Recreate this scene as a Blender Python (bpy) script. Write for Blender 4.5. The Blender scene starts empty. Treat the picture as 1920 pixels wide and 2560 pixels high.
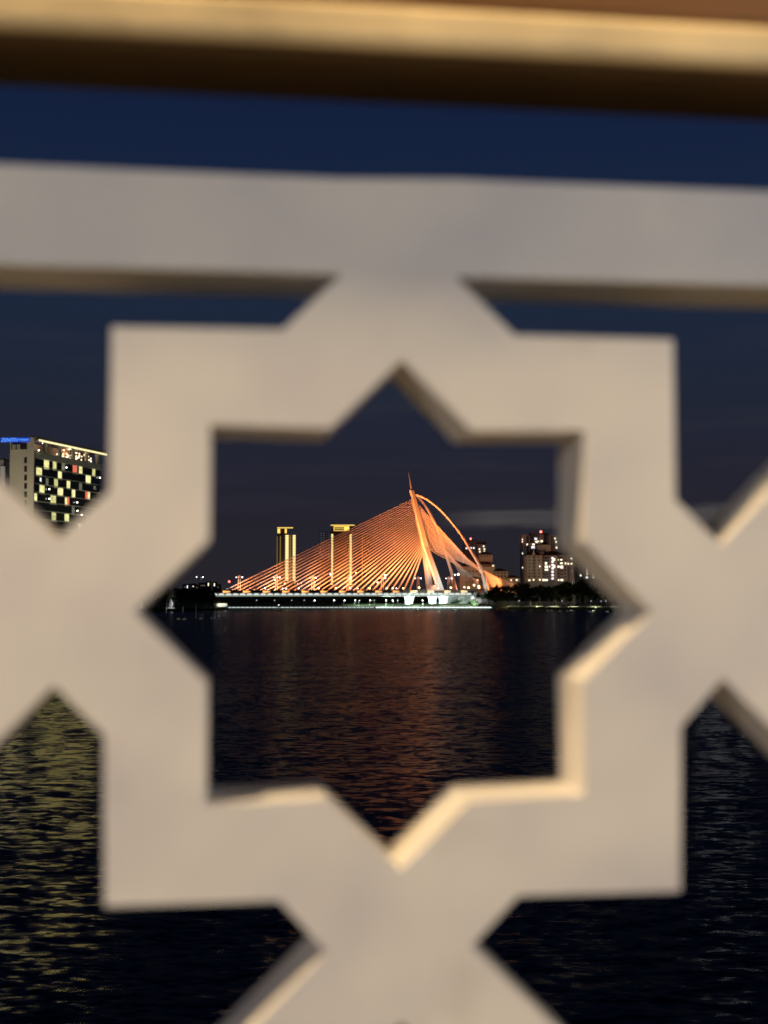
import bpy, bmesh, math, random
from math import radians as R, sin, cos, pi, atan, atan2, sqrt
from mathutils import Vector, Matrix
random.seed(7)
S = bpy.context.scene
COL = S.collection

# ------------------------------------------------------------------ camera
FPX = 3200.0
EYE = 13.0                                   # eye height above the lake, metres
PITCH = atan(195 / FPX)
cd = bpy.data.cameras.new('camera'); cam = bpy.data.objects.new('camera', cd); COL.objects.link(cam)
cam.location = (0, 0, EYE); cam.rotation_euler = (pi / 2 + PITCH, 0, 0)
cd.sensor_fit = 'VERTICAL'; cd.sensor_height = 36.0; cd.lens = FPX / 2560 * 36
cd.clip_start = 0.02; cd.clip_end = 20000
cd.dof.use_dof = True; cd.dof.focus_distance = 900.0; cd.dof.aperture_fstop = 6.2
S.camera = cam

def at(px, py, Y):
    """world point seen at a pixel of the 1920x2560 photograph, Y metres ahead"""
    u = (px - 960) / FPX; v = (1280 - py) / FPX
    y = cos(PITCH) - sin(PITCH) * v; z = sin(PITCH) + cos(PITCH) * v
    t = Y / y
    return Vector((u * t, Y, EYE + z * t))

# ------------------------------------------------------------------ world
W = bpy.data.worlds.new('World'); S.world = W; W.use_nodes = True
nt = W.node_tree; nt.nodes.clear()
def N(tree, typ, **kw):
    n = tree.nodes.new(typ)
    for k, v in kw.items(): setattr(n, k, v)
    return n
L = nt.links.new
out = N(nt, 'ShaderNodeOutputWorld'); bg = N(nt, 'ShaderNodeBackground'); L(bg.outputs[0], out.inputs[0])
tc = N(nt, 'ShaderNodeTexCoord'); sep = N(nt, 'ShaderNodeSeparateXYZ'); L(tc.outputs['Generated'], sep.inputs[0])
ramp = N(nt, 'ShaderNodeValToRGB'); L(sep.outputs['Z'], ramp.inputs[0])
els = ramp.color_ramp.elements
SKY = [(0.0, (.0200, .0180, .0225)), (0.05, (.0180, .0170, .0258)), (0.10, (.0170, .0178, .0315)),
       (0.16, (.0142, .0198, .0375)), (0.24, (.0115, .0212, .0470)), (0.35, (.0070, .0150, .0470)), (0.42, (.0045, .0085, .0260)), (0.55, (.002, .003, .006)), (0.9, (.001, .0012, .002))]
els[0].position, els[0].color = SKY[0][0], SKY[0][1] + (1,)
els[1].position, els[1].color = SKY[-1][0], SKY[-1][1] + (1,)
for p, c in SKY[1:-1]:
    e = els.new(p); e.color = c + (1,)
# thin clouds: noise stretched along the horizon
mp = N(nt, 'ShaderNodeMapping'); mp.inputs['Scale'].default_value = (5, 5, 42); mp.inputs['Location'].default_value = (.3, .1, .62)
L(tc.outputs['Generated'], mp.inputs[0])
nz = N(nt, 'ShaderNodeTexNoise'); nz.inputs['Scale'].default_value = 1.0; nz.inputs['Detail'].default_value = 5; nz.inputs['Roughness'].default_value = .5
L(mp.outputs[0], nz.inputs[0])
cr = N(nt, 'ShaderNodeValToRGB'); cr.color_ramp.elements[0].position = .50; cr.color_ramp.elements[1].position = .72
cr.color_ramp.elements[0].color = (0, 0, 0, 1); cr.color_ramp.elements[1].color = (1, 1, 1, 1)
L(nz.outputs[0], cr.inputs[0])
def mathn(op, a, b=None, c=None):
    m = N(nt, 'ShaderNodeMath', operation=op)
    for i, x in enumerate((a, b, c)):
        if x is None: continue
        if isinstance(x, (int, float)): m.inputs[i].default_value = x
        else: L(x, m.inputs[i])
    return m.outputs[0]
def smooth(x, a, b):
    m = N(nt, 'ShaderNodeMapRange', interpolation_type='SMOOTHSTEP'); L(x, m.inputs[0])
    m.inputs[1].default_value = a; m.inputs[2].default_value = b
    return m.outputs[0]
# the one long bank of cloud right of the pylon, low over the horizon
wob = mathn('MULTIPLY_ADD', nz.outputs[0], .030, -.015)
zz = mathn('ADD', sep.outputs['Z'], wob)
bank = mathn('MULTIPLY', smooth(zz, .0455, .0535), mathn('SUBTRACT', 1.0, smooth(zz, .0610, .0690)))
bank = mathn('MULTIPLY', bank, smooth(sep.outputs['X'], .03, .09))
nz2 = N(nt, 'ShaderNodeTexNoise'); nz2.inputs['Scale'].default_value = 3.0; nz2.inputs['Detail'].default_value = 4
L(mp.outputs[0], nz2.inputs[0])
bank = mathn('MULTIPLY', bank, mathn('MULTIPLY_ADD', nz2.outputs[0], .8, .50))
lowc = mathn('MULTIPLY', cr.outputs[0], mathn('SUBTRACT', 1.0, smooth(sep.outputs['Z'], .12, .30)))
amt = mathn('MAXIMUM', mathn('MULTIPLY', lowc, .11), mathn('MULTIPLY', bank, 1.05))
mx = N(nt, 'ShaderNodeMix', data_type='RGBA'); L(amt, mx.inputs[0]); L(ramp.outputs[0], mx.inputs[6]); mx.inputs[7].default_value = (.062, .058, .060, 1)
L(mx.outputs[2], bg.inputs[0]); bg.inputs[1].default_value = 1.0

S.view_settings.view_transform = 'Standard'; S.view_settings.look = 'None'
S.view_settings.exposure = 0; S.view_settings.gamma = 1
cy = S.cycles
cy.use_denoising = True
try: cy.denoiser = 'OPENIMAGEDENOISE'
except Exception: pass
cy.pixel_filter_type = 'BLACKMAN_HARRIS'; cy.filter_width = 1.8
cy.max_bounces = 6; cy.diffuse_bounces = 2; cy.glossy_bounces = 3; cy.transmission_bounces = 2
cy.sample_clamp_indirect = 4.0; cy.caustics_reflective = False; cy.caustics_refractive = False

# ------------------------------------------------------------------ lamps
def spot(name, loc, target, power, color, angle=60, radius=.5, blend=.6):
    l = bpy.data.lights.new(name, 'SPOT'); l.energy = power; l.color = color
    l.spot_size = R(angle); l.spot_blend = blend; l.shadow_soft_size = radius
    o = bpy.data.objects.new(name, l); COL.objects.link(o); o.location = loc
    d = Vector(target) - Vector(loc); o.rotation_euler = d.to_track_quat('-Z', 'Y').to_euler()
    return o
def point(name, loc, power, color, radius=.2):
    l = bpy.data.lights.new(name, 'POINT'); l.energy = power; l.color = color; l.shadow_soft_size = radius
    o = bpy.data.objects.new(name, l); COL.objects.link(o); o.location = loc
    return o
# the lamps of the walkway where the photographer crouches
point('walkway_lamp_light', (-1.0, 0.0, EYE + 1.9), 345, (1.0, .73, .40), .13)
point('walkway_lamp_light', (2.6, -2.6, EYE + .7), 176, (.98, .97, .97), .5)
point('walkway_lamp_light', (-3.2, -3.4, EYE + .6), 188, (.98, .97, .96), .5)

# ------------------------------------------------------------------ materials
def mat(name, color, rough=.6, metal=0.0, var=.15, scale=3.0, bump=0.0, spec=.3, coords='Object'):
    m = bpy.data.materials.new(name); m.use_nodes = True
    t = m.node_tree; b = t.nodes['Principled BSDF']
    b.inputs['Roughness'].default_value = rough; b.inputs['Metallic'].default_value = metal
    b.inputs['Specular IOR Level'].default_value = spec
    tcn = N(t, 'ShaderNodeTexCoord'); n = N(t, 'ShaderNodeTexNoise'); n.inputs['Scale'].default_value = scale; n.inputs['Detail'].default_value = 5
    t.links.new(tcn.outputs[coords], n.inputs[0])
    mr = N(t, 'ShaderNodeMapRange'); mr.inputs[1].default_value = .3; mr.inputs[2].default_value = .7
    mr.inputs[3].default_value = 1 - var; mr.inputs[4].default_value = 1 + var
    t.links.new(n.outputs[0], mr.inputs[0])
    v = N(t, 'ShaderNodeVectorMath', operation='SCALE'); v.inputs[0].default_value = color
    t.links.new(mr.outputs[0], v.inputs['Scale']); t.links.new(v.outputs[0], b.inputs['Base Color'])
    if bump:
        bn = N(t, 'ShaderNodeBump'); bn.inputs['Strength'].default_value = bump; bn.inputs['Distance'].default_value = .02
        t.links.new(n.outputs[0], bn.inputs['Height']); t.links.new(bn.outputs[0], b.inputs['Normal'])
    return m
def emit(name, color, strength, var=0):
    m = bpy.data.materials.new(name); m.use_nodes = True
    t = m.node_tree; b = t.nodes['Principled BSDF']
    b.inputs['Base Color'].default_value = (.05, .05, .05, 1)
    b.inputs['Emission Color'].default_value = tuple(color) + (1,); b.inputs['Emission Strength'].default_value = strength
    if var:      # curtains and furniture behind the pane
        tcn = N(t, 'ShaderNodeTexCoord'); n = N(t, 'ShaderNodeTexNoise'); n.inputs['Scale'].default_value = .8; n.inputs['Detail'].default_value = 3
        t.links.new(tcn.outputs['Object'], n.inputs[0]); mr = N(t, 'ShaderNodeMapRange'); mr.inputs[1].default_value = .3; mr.inputs[2].default_value = .7
        mr.inputs[3].default_value = strength * (1 - var); mr.inputs[4].default_value = strength * (1 + var)
        t.links.new(n.outputs[0], mr.inputs[0]); t.links.new(mr.outputs[0], b.inputs['Emission Strength'])
    return m

M = dict(
    shaded_rail=mat('shaded_rail_timber', (.125, .075, .030), .5, 0, .15, 9),  # shade under the handrail put into a darker wood colour
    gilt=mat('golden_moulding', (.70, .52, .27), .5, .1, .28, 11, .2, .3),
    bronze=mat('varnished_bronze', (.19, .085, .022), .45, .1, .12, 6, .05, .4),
    terrace=mat('terrace_tiles', (.19, .165, .12), .6, 0, .15, 2),
    lakebed=mat('lake_bed', (.02, .018, .012), .9),
    soil=mat('grass_bank', (.045, .060, .022), .9, 0, .4, .15),
    quay=mat('quay_stone', (.32, .31, .28), .8, 0, .2, .3),
    deck=mat('deck_concrete', (.36, .34, .31), .7, 0, .12, .2),
    white=mat('white_bridge_paint', (.80, .78, .74), .5, 0, .05, .1),
    cable=mat('cable_sheath', (.78, .74, .70), .5, 0, .04, .05),
    steel=mat('grey_steel', (.45, .45, .46), .45, .3, .1, 1),
    rust=mat('dark_fascia', (.10, .065, .05), .7, 0, .2, .3),
    leaf=mat('dark_leaves', (.034, .046, .018), .8, 0, .5, .35),
    bark=mat('bark', (.24, .20, .13), .9, 0, .3, 1.2),
    cream=mat('cream_render', (.50, .46, .36), .8, 0, .08, .08),
    grey=mat('grey_render', (.34, .32, .31), .8, 0, .1, .08),
    dgrey=mat('dark_render', (.14, .13, .13), .8, 0, .1, .08),
    roof=mat('roof_tiles', (.06, .045, .042), .8, 0, .2, .4),
    glass=mat('dark_glass', (.012, .014, .012), .12, 0, .3, .1, 0, .5),
    pane=mat('unlit_pane', (.035, .030, .028), .2, 0, .2, .5, 0, .5),
    beige=mat('beige_cladding', (.56, .51, .40), .75, 0, .06, .15),
    edge=mat('pale_slab_edge', (.42, .42, .36), .7, 0, .1, .3),
    float=mat('white_float', (.82, .82, .80), .4, 0, .05, 2),
    sail=mat('white_sail_shell', (.80, .80, .82), .5, 0, .05, 1),
    e_globe=emit('warm_globe', (1.0, .62, .24), 14), e_white=emit('white_globe', (1.0, .93, .80), 9),
    e_cool=emit('cool_globe', (.75, .82, 1.0), 14), e_orange=emit('orange_bulb', (1.0, .36, .09), 2.6),
    e_bracket=emit('bracket_glow', (.90, 1.0, .93), .85), e_girder=emit('girder_glow', (.80, .86, .68), .30), e_led2=emit('led_dim', (.86, .97, .95), 1.0), e_led=emit('led_white', (.84, .98, 1.0), 3.4),
    e_gold=emit('gold_light', (1.0, .66, .13), 1.4), e_gold2=emit('pale_gold_light', (1.0, .77, .32), 1.5), e_gold3=emit('dim_gold_light', (.85, .50, .16), .35),
    e_win=emit('lit_pane', (1.0, .88, .62), 2.0), e_wcool=emit('cool_lit_pane', (.86, .90, 1.0), 1.6), e_wdim=emit('dim_lit_pane', (.80, .60, .38), .28),
    e_hot3=emit('hotel_lower_pane', (.86, .80, .25), 2.5), e_hot=emit('hotel_lit_pane', (.90, .85, .36), 1.0, .35), e_hot4=emit('hotel_lit_pane', (.84, .80, .32), .75, .4), e_hot5=emit('hotel_lit_pane', (.94, .88, .42), 1.05, .3), e_hot2=emit('hotel_dim_pane', (.60, .60, .40), .22), e_red=emit('hotel_red_pane', (.92, .19, .10), .85),
    e_line=emit('cornice_led', (1.0, .88, .45), 1.2), e_beacon=emit('red_beacon', (1.0, .10, .08), 9), e_fairy=emit('fairy_bulb', (1.0, .78, .50), 2.2),
    e_blue=emit('blue_sign_box', (.010, .06, .62), .8), e_letter=emit('blue_letter', (.10, .34, 1.0), 1.05), e_violet=emit('dim_violet_pane', (.42, .38, .52), .45), e_shimmer=emit('shimmer_glow', (1.0, .82, .28), 15.0),
)

def cast_material():
    m = bpy.data.materials.new('painted_cast_stone'); m.use_nodes = True
    t = m.node_tree; b = t.nodes['Principled BSDF']; l = t.links.new
    b.inputs['Roughness'].default_value = .5; b.inputs['Specular IOR Level'].default_value = .3
    tcn = N(t, 'ShaderNodeTexCoord')
    def noise(sc, det, rough=.5, dist=0):
        n = N(t, 'ShaderNodeTexNoise'); n.inputs['Scale'].default_value = sc; n.inputs['Detail'].default_value = det; n.inputs['Roughness'].default_value = rough
        n.inputs['Distortion'].default_value = dist; l(tcn.outputs['Object'], n.inputs[0]); return n
    def ramp(n, stops):
        r = N(t, 'ShaderNodeValToRGB'); e = r.color_ramp.elements
        e[0].position, e[0].color = stops[0][0], stops[0][1] + (1,); e[1].position, e[1].color = stops[-1][0], stops[-1][1] + (1,)
        for p, c in stops[1:-1]:
            q = e.new(p); q.color = c + (1,)
        l(n.outputs[0], r.inputs[0]); return r
    base = ramp(noise(13, 2, .45, .2), [(.32, (.625, .58, .57)), (.5, (.70, .655, .61)), (.68, (.75, .695, .63))])
    stain = ramp(noise(21, 3, .5, .3), [(.24, (.90, .885, .88)), (.40, (1, 1, 1)), (.66, (1, 1, 1)), (.80, (1.06, 1.055, 1.04))])
    mx = N(t, 'ShaderNodeMix', data_type='RGBA', blend_type='MULTIPLY'); mx.inputs[0].default_value = 1
    l(base.outputs[0], mx.inputs[6]); l(stain.outputs[0], mx.inputs[7]); l(mx.outputs[2], b.inputs['Base Color'])
    bn = N(t, 'ShaderNodeBump'); bn.inputs['Strength'].default_value = .19; bn.inputs['Distance'].default_value = .010
    l(noise(17, 1, .4, 0).outputs[0], bn.inputs['Height']); l(bn.outputs[0], b.inputs['Normal'])
    return m
M['cast'] = cast_material()

# ------------------------------------------------------------------ mesh builder
class MB:
    def __init__(s): s.v = []; s.f = []
    def add(s, vs, fs):
        k = len(s.v); s.v += [tuple(v) for v in vs]; s.f += [tuple(i + k for i in f) for f in fs]; return s
    def box(s, x0, x1, y0, y1, z0, z1):
        return s.add([(x0, y0, z0), (x1, y0, z0), (x1, y1, z0), (x0, y1, z0), (x0, y0, z1), (x1, y0, z1), (x1, y1, z1), (x0, y1, z1)],
                     [(0, 3, 2, 1), (4, 5, 6, 7), (0, 1, 5, 4), (1, 2, 6, 5), (2, 3, 7, 6), (3, 0, 4, 7)])
    def hexa(s, bot, top):
        """frustum between two loops of equal length"""
        n = len(bot)
        return s.add(list(bot) + list(top), [tuple(range(n - 1, -1, -1)), tuple(range(n, 2 * n))] + [(i, (i + 1) % n, n + (i + 1) % n, n + i) for i in range(n)])
    def prism(s, poly, z0, z1):
        return s.hexa([(x, y, z0) for x, y in poly], [(x, y, z1) for x, y in poly])
    def tube(s, pts, rad, n=8):
        pts = [Vector(p) for p in pts]; rr = rad if isinstance(rad, (list, tuple)) else [rad] * len(pts)
        vs = []; fs = []
        for i, p in enumerate(pts):
            d = (pts[min(i + 1, len(pts) - 1)] - pts[max(i - 1, 0)]).normalized()
            a = d.cross(Vector((0, 0, 1)));  a = a.normalized() if a.length > 1e-3 else Vector((1, 0, 0)); b = d.cross(a)
            vs += [p + rr[i] * (a * cos(2 * pi * k / n) + b * sin(2 * pi * k / n)) for k in range(n)]
        for i in range(len(pts) - 1):
            for k in range(n):
                fs.append((i * n + k, i * n + (k + 1) % n, (i + 1) * n + (k + 1) % n, (i + 1) * n + k))
        fs += [tuple(range(n - 1, -1, -1)), tuple(range((len(pts) - 1) * n, len(pts) * n))]
        return s.add(vs, fs)
    def ball(s, c, r, n=10, m=6, sz=1.0):
        vs = [(c[0], c[1], c[2] - r * sz)]
        for j in range(1, m):
            a = -pi / 2 + pi * j / m
            vs += [(c[0] + r * cos(a) * cos(2 * pi * k / n), c[1] + r * cos(a) * sin(2 * pi * k / n), c[2] + r * sz * sin(a)) for k in range(n)]
        vs.append((c[0], c[1], c[2] + r * sz)); fs = []
        for k in range(n): fs.append((0, 1 + (k + 1) % n, 1 + k))
        for j in range(m - 2):
            for k in range(n):
                a = 1 + j * n
                fs.append((a + k, a + (k + 1) % n, a + n + (k + 1) % n, a + n + k))
        a = 1 + (m - 2) * n
        for k in range(n): fs.append((a + k, a + (k + 1) % n, len(vs) - 1))
        return s.add(vs, fs)
    def fbox(s, F, u0, u1, d0, d1, z0, z1):
        """box in the frame of a facade: F=(origin, along, outward), all xy"""
        o, e, n = F
        P = lambda u, d: (o[0] + e[0] * u + n[0] * d, o[1] + e[1] * u + n[1] * d)
        c = [P(u0, d0), P(u1, d0), P(u1, d1), P(u0, d1)]
        return s.hexa([(x, y, z0) for x, y in c], [(x, y, z1) for x, y in c])
    def mesh(s, name, m):
        me = bpy.data.meshes.new(name); me.from_pydata(s.v, [], s.f)
        b = bmesh.new(); b.from_mesh(me); bmesh.ops.recalc_face_normals(b, faces=b.faces); b.to_mesh(me); b.free()
        me.materials.append(M[m] if isinstance(m, str) else m); return me
    def build(s, name, m, parent=None, smooth=False):
        return obj(name, s.mesh(name, m), parent, smooth)
def obj(name, me, parent=None, smooth=False, loc=None, rot=None):
    o = bpy.data.objects.new(name, me); COL.objects.link(o)
    if parent: o.parent = parent
    if loc is not None: o.location = loc
    if rot is not None: o.rotation_euler = rot
    if smooth:
        for p in me.polygons: p.use_smooth = True
    return o
def tag(o, label=None, cat=None, group=None, kind=None):
    if label: o['label'] = label
    if cat: o['category'] = cat
    if group: o['group'] = group
    if kind: o['kind'] = kind
    return o
def thing(name, label, cat, loc=(0, 0, 0), rz=0, group=None):
    o = bpy.data.objects.new(name, None); COL.objects.link(o); o.empty_display_size = .2
    o.location = loc; o.rotation_euler = (0, 0, rz)
    return tag(o, label, cat, group)
def dup(root, loc, rz=0, label=None, scale=None):
    r = root.copy(); COL.objects.link(r); r.location = loc; r.rotation_euler = (0, 0, rz)
    if scale: r.scale = (scale,) * 3
    if label: r['label'] = label
    for ch in list(root.children):
        c = ch.copy(); COL.objects.link(c); c.parent = r
        for g in list(ch.children):
            d = g.copy(); COL.objects.link(d); d.parent = c
    return r
ORD = 'first second third fourth fifth sixth seventh eighth ninth tenth eleventh twelfth thirteenth fourteenth fifteenth sixteenth seventeenth eighteenth nineteenth twentieth'.split()
ORD += ['twenty-' + w for w in ORD[:9]] + ['thirtieth'] + ['thirty-' + w for w in ORD[:9]] + ['fortieth']

# ================================================================== SETTING
tag(MB().box(-12000, 12000, -3000, 12000, -6, -4).build('ground', 'lakebed'), kind='structure')

def water_material():
    m = bpy.data.materials.new('lake_water'); m.use_nodes = True
    t = m.node_tree; b = t.nodes['Principled BSDF']; l = t.links.new
    t.nodes.remove(b); mo = t.nodes['Material Output']
    b = N(t, 'ShaderNodeBsdfGlossy'); b.inputs['Roughness'].default_value = .17; b.inputs['Color'].default_value = (1, 1, 1, 1)
    d = N(t, 'ShaderNodeBsdfDiffuse'); d.inputs['Color'].default_value = (.020, .026, .085, 1)
    # wind-roughened water: the troughs hide each other, so reflectance levels off towards grazing
    fr = N(t, 'ShaderNodeFresnel'); fr.inputs['IOR'].default_value = 1.333
    cap = N(t, 'ShaderNodeMapRange'); cap.inputs[1].default_value = .02; cap.inputs[2].default_value = .60; cap.inputs[3].default_value = .02; cap.inputs[4].default_value = .165
    ms = N(t, 'ShaderNodeMixShader'); l(fr.outputs[0], cap.inputs[0]); l(cap.outputs[0], ms.inputs[0]); l(d.outputs[0], ms.inputs[1]); l(b.outputs[0], ms.inputs[2]); l(ms.outputs[0], mo.inputs[0])
    g = N(t, 'ShaderNodeNewGeometry')
    tot = None
    for sx, sy, k, det in ((.50, 1.15, .56, 2.0), (1.5, 3.4, .46, 2.0), (.07, .16, .14, 1.0)):
        mpn = N(t, 'ShaderNodeMapping'); mpn.inputs['Scale'].default_value = (sx, sy, 1); mpn.inputs['Rotation'].default_value = (0, 0, R(7 if sx > .5 else -5))
        l(g.outputs['Position'], mpn.inputs[0])
        n = N(t, 'ShaderNodeTexNoise', noise_dimensions='2D'); n.inputs['Scale'].default_value = 1; n.inputs['Detail'].default_value = det; n.inputs['Roughness'].default_value = .45
        l(mpn.outputs[0], n.inputs[0])
        v = N(t, 'ShaderNodeVectorMath', operation='SUBTRACT'); l(n.outputs['Color'], v.inputs[0]); v.inputs[1].default_value = (.5, .5, .5)
        w = N(t, 'ShaderNodeVectorMath', operation='MULTIPLY'); l(v.outputs[0], w.inputs[0]); w.inputs[1].default_value = (k * .45, k, 0)
        if tot is None: tot = w.outputs[0]
        else:
            a = N(t, 'ShaderNodeVectorMath', operation='ADD'); l(tot, a.inputs[0]); l(w.outputs[0], a.inputs[1]); tot = a.outputs[0]
    a = N(t, 'ShaderNodeVectorMath', operation='ADD'); l(tot, a.inputs[0]); a.inputs[1].default_value = (0, 0, 1)
    nn = N(t, 'ShaderNodeVectorMath', operation='NORMALIZE'); l(a.outputs[0], nn.inputs[0]); l(nn.outputs[0], b.inputs['Normal']); l(nn.outputs[0], fr.inputs['Normal'])
    return m
M['water'] = water_material()
tag(MB().add([(-9000, -2000, 0), (9000, -2000, 0), (9000, 9000, 0), (-9000, 9000, 0)], [(0, 1, 2, 3)]).build('water', 'water'), kind='structure')

SHORE = [(-3500, 60), (-260, 120), (-165, 300), (-124, 455), (-112, 480), (-112, 545), (-134, 610), (-176, 735), (-168, 772), (-128, 797), (-106, 805), (-103, 850), (-113, 893),
         (78, 893), (84, 866), (130, 850), (200, 836), (262, 800), (300, 640), (330, 420), (400, 220), (3500, 60)]
LAND_Z = 1.5
bm = bmesh.new()
vs = [bm.verts.new((x, y, LAND_Z)) for x, y in SHORE + [(7000, 9500), (-7000, 9500)]]
f = bm.faces.new(vs); r_ = bmesh.ops.extrude_face_region(bm, geom=[f])
bmesh.ops.translate(bm, verts=[v for v in r_['geom'] if isinstance(v, bmesh.types.BMVert)], vec=(0, 0, -5.4))
bmesh.ops.recalc_face_normals(bm, faces=bm.faces); bmesh.ops.triangulate(bm, faces=[q for q in bm.faces if len(q.verts) > 4])
me = bpy.data.meshes.new('lake_bank'); bm.to_mesh(me); bm.free(); me.materials.append(M['soil'])
tag(obj('lake_bank', me), kind='structure')
# paved promenade behind the lit quay edge and along the right bank
tag(MB().prism([(-112, 894.5), (77, 894.5), (77, 902), (-112, 902)], LAND_Z + .004, LAND_Z + .15).build('promenade', 'quay'), kind='structure')
tag(MB().hexa([(84, 868, LAND_Z + .004), (130, 852, LAND_Z + .004), (200, 838, LAND_Z + .004), (262, 802, LAND_Z + .004), (264, 806, LAND_Z + .004), (201, 842, LAND_Z + .004), (131, 856, LAND_Z + .004), (85, 872, LAND_Z + .004)],
              [(84, 868, LAND_Z + .12), (130, 852, LAND_Z + .12), (200, 838, LAND_Z + .12), (262, 802, LAND_Z + .12), (264, 806, LAND_Z + .12), (201, 842, LAND_Z + .12), (131, 856, LAND_Z + .12), (85, 872, LAND_Z + .12)]).build('lakeside_path', 'quay'), kind='structure')
# grassy slope between the piers, rising behind the promenade
tag(MB().hexa([(-34, 902.5, LAND_Z), (72, 902.5, LAND_Z), (72, 930, LAND_Z), (-34, 930, LAND_Z)], [(-30, 913, 2.9), (72, 913, 3.2), (72, 930, 3.2), (-30, 930, 2.9)]).build('grass_slope', 'soil'), kind='structure')
for x_ in (-16, 2, 22, 44, 62): spot('slope_light', (x_, 897, 4.5), (x_, 908, 2.6), 26000, (.74, 1.0, .88), 130, .3, .8)
# floor of the walkway under the camera
FLOOR = EYE - .86
tag(MB().box(-7, 7, -5, 1.15, FLOOR - 1.2, FLOOR).build('walkway', 'terrace'), kind='structure')

# ================================================================== BALUSTRADE
PD = .55; YAW = R(6.7)
ctr = at(1000, 1531, PD)
A_ = 702 * PD / FPX; AI = 462 * PD / FPX; P_ = 1640 * PD / FPX; T_ = .046; KX = 1.022
R_ = A_ * sqrt(2); RI = AI * sqrt(2) * .975; H_ = P_ / 2
RAIL0 = .1460; RAIL1 = .1888
bal = thing('balustrade', 'pale cast balustrade of eight-pointed star openings under a brown handrail, close to the camera', 'balustrade', (ctr.x, ctr.y, FLOOR), YAW)
cz = ctr.z - FLOOR
bm = bmesh.new()
NX, ROWS = 6, 3
def cell(cx, czz, up, dn, star):
    def side(rot, h):
        q = R_ - h
        c, s = [(1, 0), (0, 1), (-1, 0), (0, -1)][rot]
        T = lambda x, y: bm.verts.new((KX * (cx + x * c - y * s), 0, czz + x * s + y * c))
        for sg in (1, -1):
            polys = [[(RI, 0), (h, 0), (h, sg * q), (A_, sg * (R_ - A_)), (AI, sg * (RI - AI))],
                     [(AI, sg * (RI - AI)), (A_, sg * (R_ - A_)), (A_, sg * A_), (AI, sg * AI)]]
            if not star: polys = [[(RI, 0), (h, 0), (h, sg * q), (R_ / 2, sg * R_ / 2), (RI / 2, sg * RI / 2)]]
            for p in polys:
                if sg < 0: p = p[::-1]
                bm.faces.new([T(*v) for v in p])
    side(0, H_); side(1, up); side(2, H_); side(3, dn)
for j in range(ROWS):
    for i in range(-NX, NX + 1):
        cell(i * P_, cz - j * P_, RAIL0 if j == 0 else H_, H_, i % 2 == 0 and j % 2 == 0)
qn = R_ - RAIL0
for i in range(-NX, NX + 1):
    for x0, x1 in ((-H_, -qn), (-qn, qn), (qn, H_)):
        p = [(x0, RAIL0), (x1, RAIL0), (x1, RAIL1), (x0, RAIL1)]
        if x0 < 0 < x1: p.insert(1, (0, RAIL0))
        bm.faces.new([bm.verts.new((KX * (i * P_ + x), 0, cz + z)) for x, z in p])
bmesh.ops.remove_doubles(bm, verts=bm.verts, dist=1e-4)
bmesh.ops.recalc_face_normals(bm, faces=bm.faces)
rj = random.Random(3)      # hand-finished casting: no corner is quite true
for v in bm.verts: v.co.x += rj.uniform(-.0011, .0011); v.co.z += rj.uniform(-.0011, .0011)
fs = list(bm.faces)
ex = bmesh.ops.extrude_face_region(bm, geom=fs)
bmesh.ops.translate(bm, verts=[v for v in ex['geom'] if isinstance(v, bmesh.types.BMVert)], vec=(0, T_, 0))
bmesh.ops.recalc_face_normals(bm, faces=bm.faces)
bmesh.ops.dissolve_limit(bm, angle_limit=R(1), verts=bm.verts, edges=bm.edges)
me = bpy.data.meshes.new('lattice'); bm.to_mesh(me); bm.free(); me.materials.append(M['cast'])
lat = obj('lattice', me, bal)
def bev(o, w, n=2):
    b = o.modifiers.new('bevel', 'BEVEL'); b.width = w; b.segments = n; b.limit_method = 'ANGLE'; b.angle_limit = R(30); return o
bev(lat, .0045, 3)
HW = (NX + .5) * P_ * KX
zb = cz - (ROWS - 1) * P_ - H_
bev(MB().box(-HW, HW, -.0015, T_ + .0015, zb - .055, zb).build('bottom_rail', 'cast', bal), .004)
for x in (-HW - .075, HW + .075):
    bev(MB().box(x - .075, x + .075, -.03, T_ + .03, 0, cz + .236).build('post', 'cast', bal), .006)
for x in (-.6 * HW, .55 * HW):
    MB().box(x - .012, x + .012, .015, .039, cz + RAIL1, cz + .236).build('bracket', 'bronze', bal)
for x in (-.8 * HW, 0, .8 * HW):
    MB().box(x - .03, x + .03, .005, .047, 0, zb - .055).build('foot', 'cast', bal)
hz = cz + .2355
hr = bev(MB().box(-HW - .2, HW + .2, -.019, .036, -.0005, .0165).build('handrail', 'shaded_rail', bal), .005, 4)
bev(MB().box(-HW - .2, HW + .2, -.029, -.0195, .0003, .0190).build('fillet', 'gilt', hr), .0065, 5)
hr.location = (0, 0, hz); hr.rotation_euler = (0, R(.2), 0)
bev(MB().box(-HW - .2, HW + .2, -.015, .050, .0195, .062).build('handrail_cap', 'bronze', hr), .008)

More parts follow.
